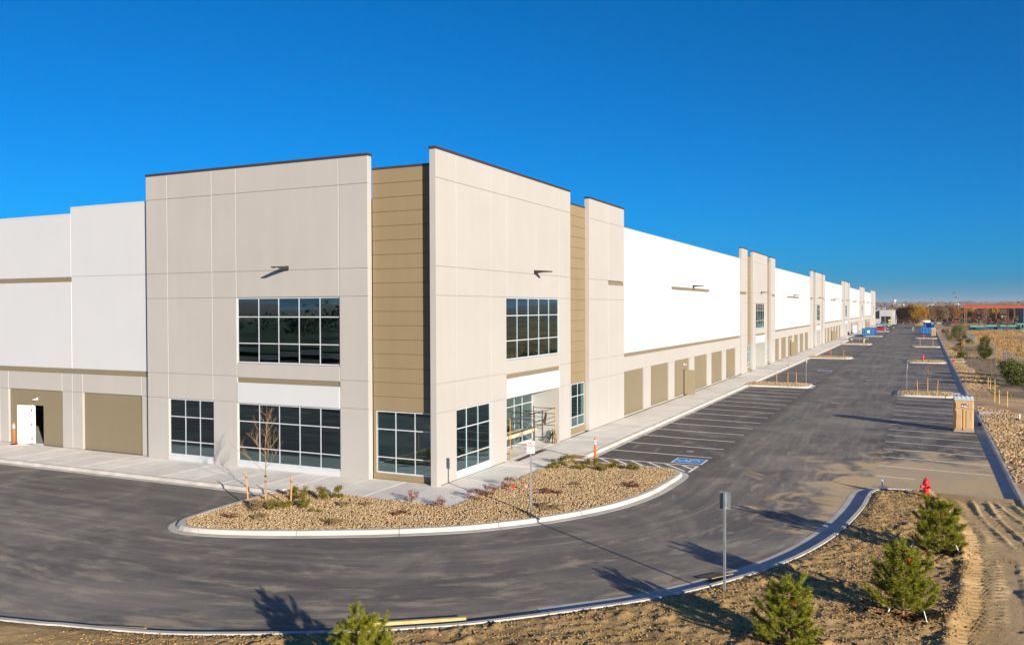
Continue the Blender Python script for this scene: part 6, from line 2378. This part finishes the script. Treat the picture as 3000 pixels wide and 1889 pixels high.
# street lamp at the far end of the building
t = thing('street_lamp', 'tall thin street lamp beyond the red car', 'street lamp', (-12.2, 330, ZA))
mb = MB()
mb.tube([(0, 0, 0), (0, 0, 7.6)], [0.1, 0.06], 7)
obj('pole', mb, GALV, t)
mb = MB()
mb.box(-0.9, 0.1, -0.12, 0.12, 7.55, 7.7)
obj('lamp_head', mb, BRONZE, t)
t = thing('light_mast', 'very tall light mast left of the crane runway', 'light mast', (17.6, 610, -0.5))
mb = MB()
mb.tube([(0, 0, 0), (0, 0, 17.0)], [0.22, 0.12], 7)
obj('pole', mb, GALV, t)
mb = MB()
mb.lathe([(0.2, 16.7), (0.8, 16.9), (0.8, 17.2), (0.2, 17.3)], n=10)
obj('lamp_ring', mb, BRONZE, t)

# ------------------------------------------------------------------ hills, far wood, far houses, towers
na, nr = 360, 9
th_ = np.linspace(0, 2 * PI, na + 1)
rs_ = np.array([1500, 1900, 2300, 2700, 3100, 3600, 4200, 5000, 6500.0])
TH, RR_ = np.meshgrid(th_, rs_)
pxh, pyh = np.cos(TH) * RR_, np.sin(TH) * RR_
prof_ = np.clip((RR_ - 1500) / 1700, 0, 1)
base_h = 26 * prof_ * (0.55 + 0.65 * fbm(pxh * 0.0008 + 40, pyh * 0.0008 + 40, 4, 13))
hz = -0.7 + base_h * np.where(RR_ > 5500, 0.55, 1.0)
V = np.stack([pxh.ravel(), pyh.ravel(), hz.ravel()], 1)
m_ = na + 1
ii = (np.arange(nr - 1)[:, None] * m_ + np.arange(na)[None, :]).ravel()
F = np.stack([ii, ii + m_, ii + m_ + 1, ii + 1], 1)[:, ::-1]
tag(link('hills', mesh_np('hills', V, F, True), HILLM), kind='structure')
def hill_z(x, y):
    r_ = math.hypot(x, y)
    p_ = min(max((r_ - 1500) / 1700, 0), 1)
    return -0.7 + 26 * p_ * (0.55 + 0.65 * float(fbm(np.array([x * 0.0008 + 40]), np.array([y * 0.0008 + 40]), 4, 13)[0]))

def far_wood(name, n, d0, d1, a0, a1, hgt_, mat, seed, label, per=26, leaf=0.9):
    # a belt of distant crowns that reads as one mass
    rn = np.random.default_rng(seed)
    a = np.radians(rn.uniform(a0, a1, n))
    d = d0 + (d1 - d0) * rn.uniform(0, 1, n) ** 1.3
    x, y = np.sin(a) * d, np.cos(a) * d
    z0 = np.array([hill_z(p, q) for p, q in zip(x, y)])
    h = hgt_ * rn.uniform(0.6, 1.25, n)
    c = np.repeat(np.stack([x, y, z0 + h * 0.5], 1), per, 0)
    k_ = n * per
    o_ = rn.normal(0, 0.42, (k_, 3)) * np.repeat(np.stack([h * 0.9, h * 0.9, h * 0.75], 1), per, 0)
    p = c + o_
    A = rn.normal(0, 1, (k_, 3)); A /= np.linalg.norm(A, axis=1)[:, None]
    B_ = np.cross(A, rn.normal(0, 1, (k_, 3))); B_ /= np.linalg.norm(B_, axis=1)[:, None]
    s_ = rn.uniform(0.6, 1.4, (k_, 1)) * leaf * np.repeat(h, per)[:, None] / 8
    V_ = np.stack([p - A * s_, p - B_ * s_ * 0.7, p + A * s_, p + B_ * s_ * 0.7], 1).reshape(-1, 3)
    o = link(name, mesh_np(name, V_, np.arange(k_ * 4).reshape(k_, 4)), mat)
    tag(o, label, 'wood', None, 'stuff')
far_wood('far_wood', 900, 480, 1400, -6, 14, 6.5, LEAFB, 1, 'brown mass of bare trees beyond the end of the aisle', 34, 1.0)
far_wood('far_wood', 160, 500, 1100, -5, 14, 5.8, LEAFO, 12, 'rusty autumn crowns standing out of the far wood', 34, 1.0)
far_wood('far_wood', 300, 520, 1500, -6, 14, 6.4, LEAFD, 2, 'pale dry trees scattered through the far wood', 30, 1.0)
far_wood('far_wood', 160, 600, 1800, -6, 14, 5.8, LEAFE, 3, 'dark evergreens scattered through the far wood', 30, 1.0)
far_wood('ridge_wood', 260, 2700, 3300, -4, 13, 5.0, LEAFB, 4, 'dark trees along the top of the distant ridge', 16, 2.2)
far_wood('rear_wood', 170, 150, 700, 95, 250, 7.0, LEAFE, 5, 'belt of trees behind the viewer that the windows mirror', 90, 0.8)
mb = MB()
mb.add([(-160, -62, -0.02), (200, -30, -0.02), (200, -20, -0.02), (-160, -50, -0.02)], [(0, 1, 2, 3)])
struct('rear_road', mb, ASPHALT)
mb = MB()
mb.add([(-400, -500, -0.3), (400, -500, -0.3), (400, -66, -0.3), (-400, -66, -0.3)], [(0, 1, 2, 3)])
struct('rear_lawn', mb, pm('dull_grass', (0.07, 0.1, 0.03), (0.14, 0.16, 0.06), 0.05, rough=0.95, detail=8))
HW = pm('far_house_wall', (0.6, 0.58, 0.55), rough=0.8)
HR = pm('far_house_roof', (0.25, 0.2, 0.18), rough=0.8)
rd = random.Random(8)
for i, (az, d) in enumerate(((-1.2, 2500), (0.4, 2300), (1.8, 2600), (3.2, 1500), (4.1, 1900), (5.0, 1400), (6.2, 2100), (7.4, 1700), (2.6, 1100), (5.7, 900))):
    a = math.radians(az)
    x, y = math.sin(a) * d, math.cos(a) * d
    z_ = hill_z(x, y)
    t = thing('far_house', ('leftmost', 'second', 'third', 'fourth', 'fifth', 'sixth', 'seventh', 'eighth', 'ninth', 'tenth')[i] + ' pale house among the trees below the distant ridge', 'house', (x, y, z_), rd.uniform(-0.4, 0.4), 'houses below the distant ridge')
    w_ = rd.uniform(7, 13)
    mb = MB()
    mb.box(-w_ / 2, w_ / 2, -4, 4, 0, 5.2)
    obj('wall', mb, HW, t)
    mb = MB()
    mb.ext([(-4.4, 5.2), (4.4, 5.2), (0, 7.4)], 'x', -w_ / 2 - 0.4, w_ / 2 + 0.4)
    obj('roof', mb, HR, t)
    for x_ in (-w_ * 0.28, w_ * 0.2):
        mb = MB()
        mb.box(x_, x_ + 1.4, -4.05, -4.001, 1.2, 2.8)
        obj('window', mb, CARGLASS, t)

def lattice_tower(loc, h, w_, label, mat):
    t = thing('lattice_tower', label, 'tower', loc)
    for sx_ in (-1, 1):
        for sy in (-1, 1):
            mb = MB()
            mb.tube([(sx_ * w_, sy * w_, 0), (sx_ * w_ * 0.25, sy * w_ * 0.25, h)], 0.5, 4)
            obj('leg', mb, mat, t)
    mb = MB()
    for k_ in range(9):
        z0_, z1_ = h * k_ / 9, h * (k_ + 1) / 9
        a, c = w_ * (1 - 0.75 * k_ / 9), w_ * (1 - 0.75 * (k_ + 1) / 9)
        mb.tube([(-a, -a, z0_), (c, -c, z1_)], 0.3, 4)
        mb.tube([(a, -a, z0_), (-c, -c, z1_)], 0.3, 4)
    obj('bracing', mb, mat, t)
TWG = pm('tower_grey', (0.16, 0.17, 0.19), rough=0.8)
def far_at(px, d):
    # px: column in the 3000-pixel photograph, to a ground position d metres away
    u = (px - 1500.0) / 2499.0
    v = Vector(CM[0]).x * u - Vector((CM[0][2], 0, 0)).x, Vector(CM[1]).x * u - CM[1][2]
    L = math.hypot(*v)
    return v[0] / L * d, v[1] / L * d
x, y = far_at(2627, 3000)
lattice_tower((x, y, 20), 29.0, 2.2, 'thin lattice radio tower on the distant ridge', TWG)
x, y = far_at(2729.5, 2600)
lattice_tower((x, y, 8), 24.0, 2.4, 'lattice tower right of the water tower on the horizon', TWG)
x, y = far_at(2623, 3000)
t = thing('water_tower', 'white water tower standing up from the distant ridge', 'water tower', (x - 2, y, 21))
mb = MB()
mb.lathe([(1.0, 0), (1.0, 3), (3.5, 4.5), (5.0, 7), (4.6, 9), (2.5, 11), (0.3, 11.6)], n=16)
obj('tank', mb, WHITEM, t)
for k_ in range(4):
    mb = MB()
    a = k_ * PI / 2
    mb.tube([(3.5 * math.cos(a), 3.5 * math.sin(a), -4), (3.3 * math.cos(a), 3.3 * math.sin(a), 4.6)], 0.35, 5)
    obj('leg', mb, WHITEM, t)

# ------------------------------------------------------------------ the air
mb = MB()
mb.box(-7100, 7100, -7100, 7100, -3.0, 62.0)
hz_o = obj('haze', mb, None)
m = bpy.data.materials.new('haze_air')
m.use_nodes = True
nt = m.node_tree
nt.nodes.remove(nt.nodes['Principled BSDF'])
pv = nt.nodes.new('ShaderNodeVolumePrincipled')
pv.inputs['Color'].default_value = (0.85, 0.9, 1.0, 1)
pv.inputs['Density'].default_value = 0.00007
pv.inputs['Anisotropy'].default_value = 0.0
nt.links.new(pv.outputs[0], nt.nodes['Material Output'].inputs['Volume'])
hz_o.data.materials.append(m)
tag(hz_o, 'thin pale haze over the far ridge', 'haze', None, 'stuff')
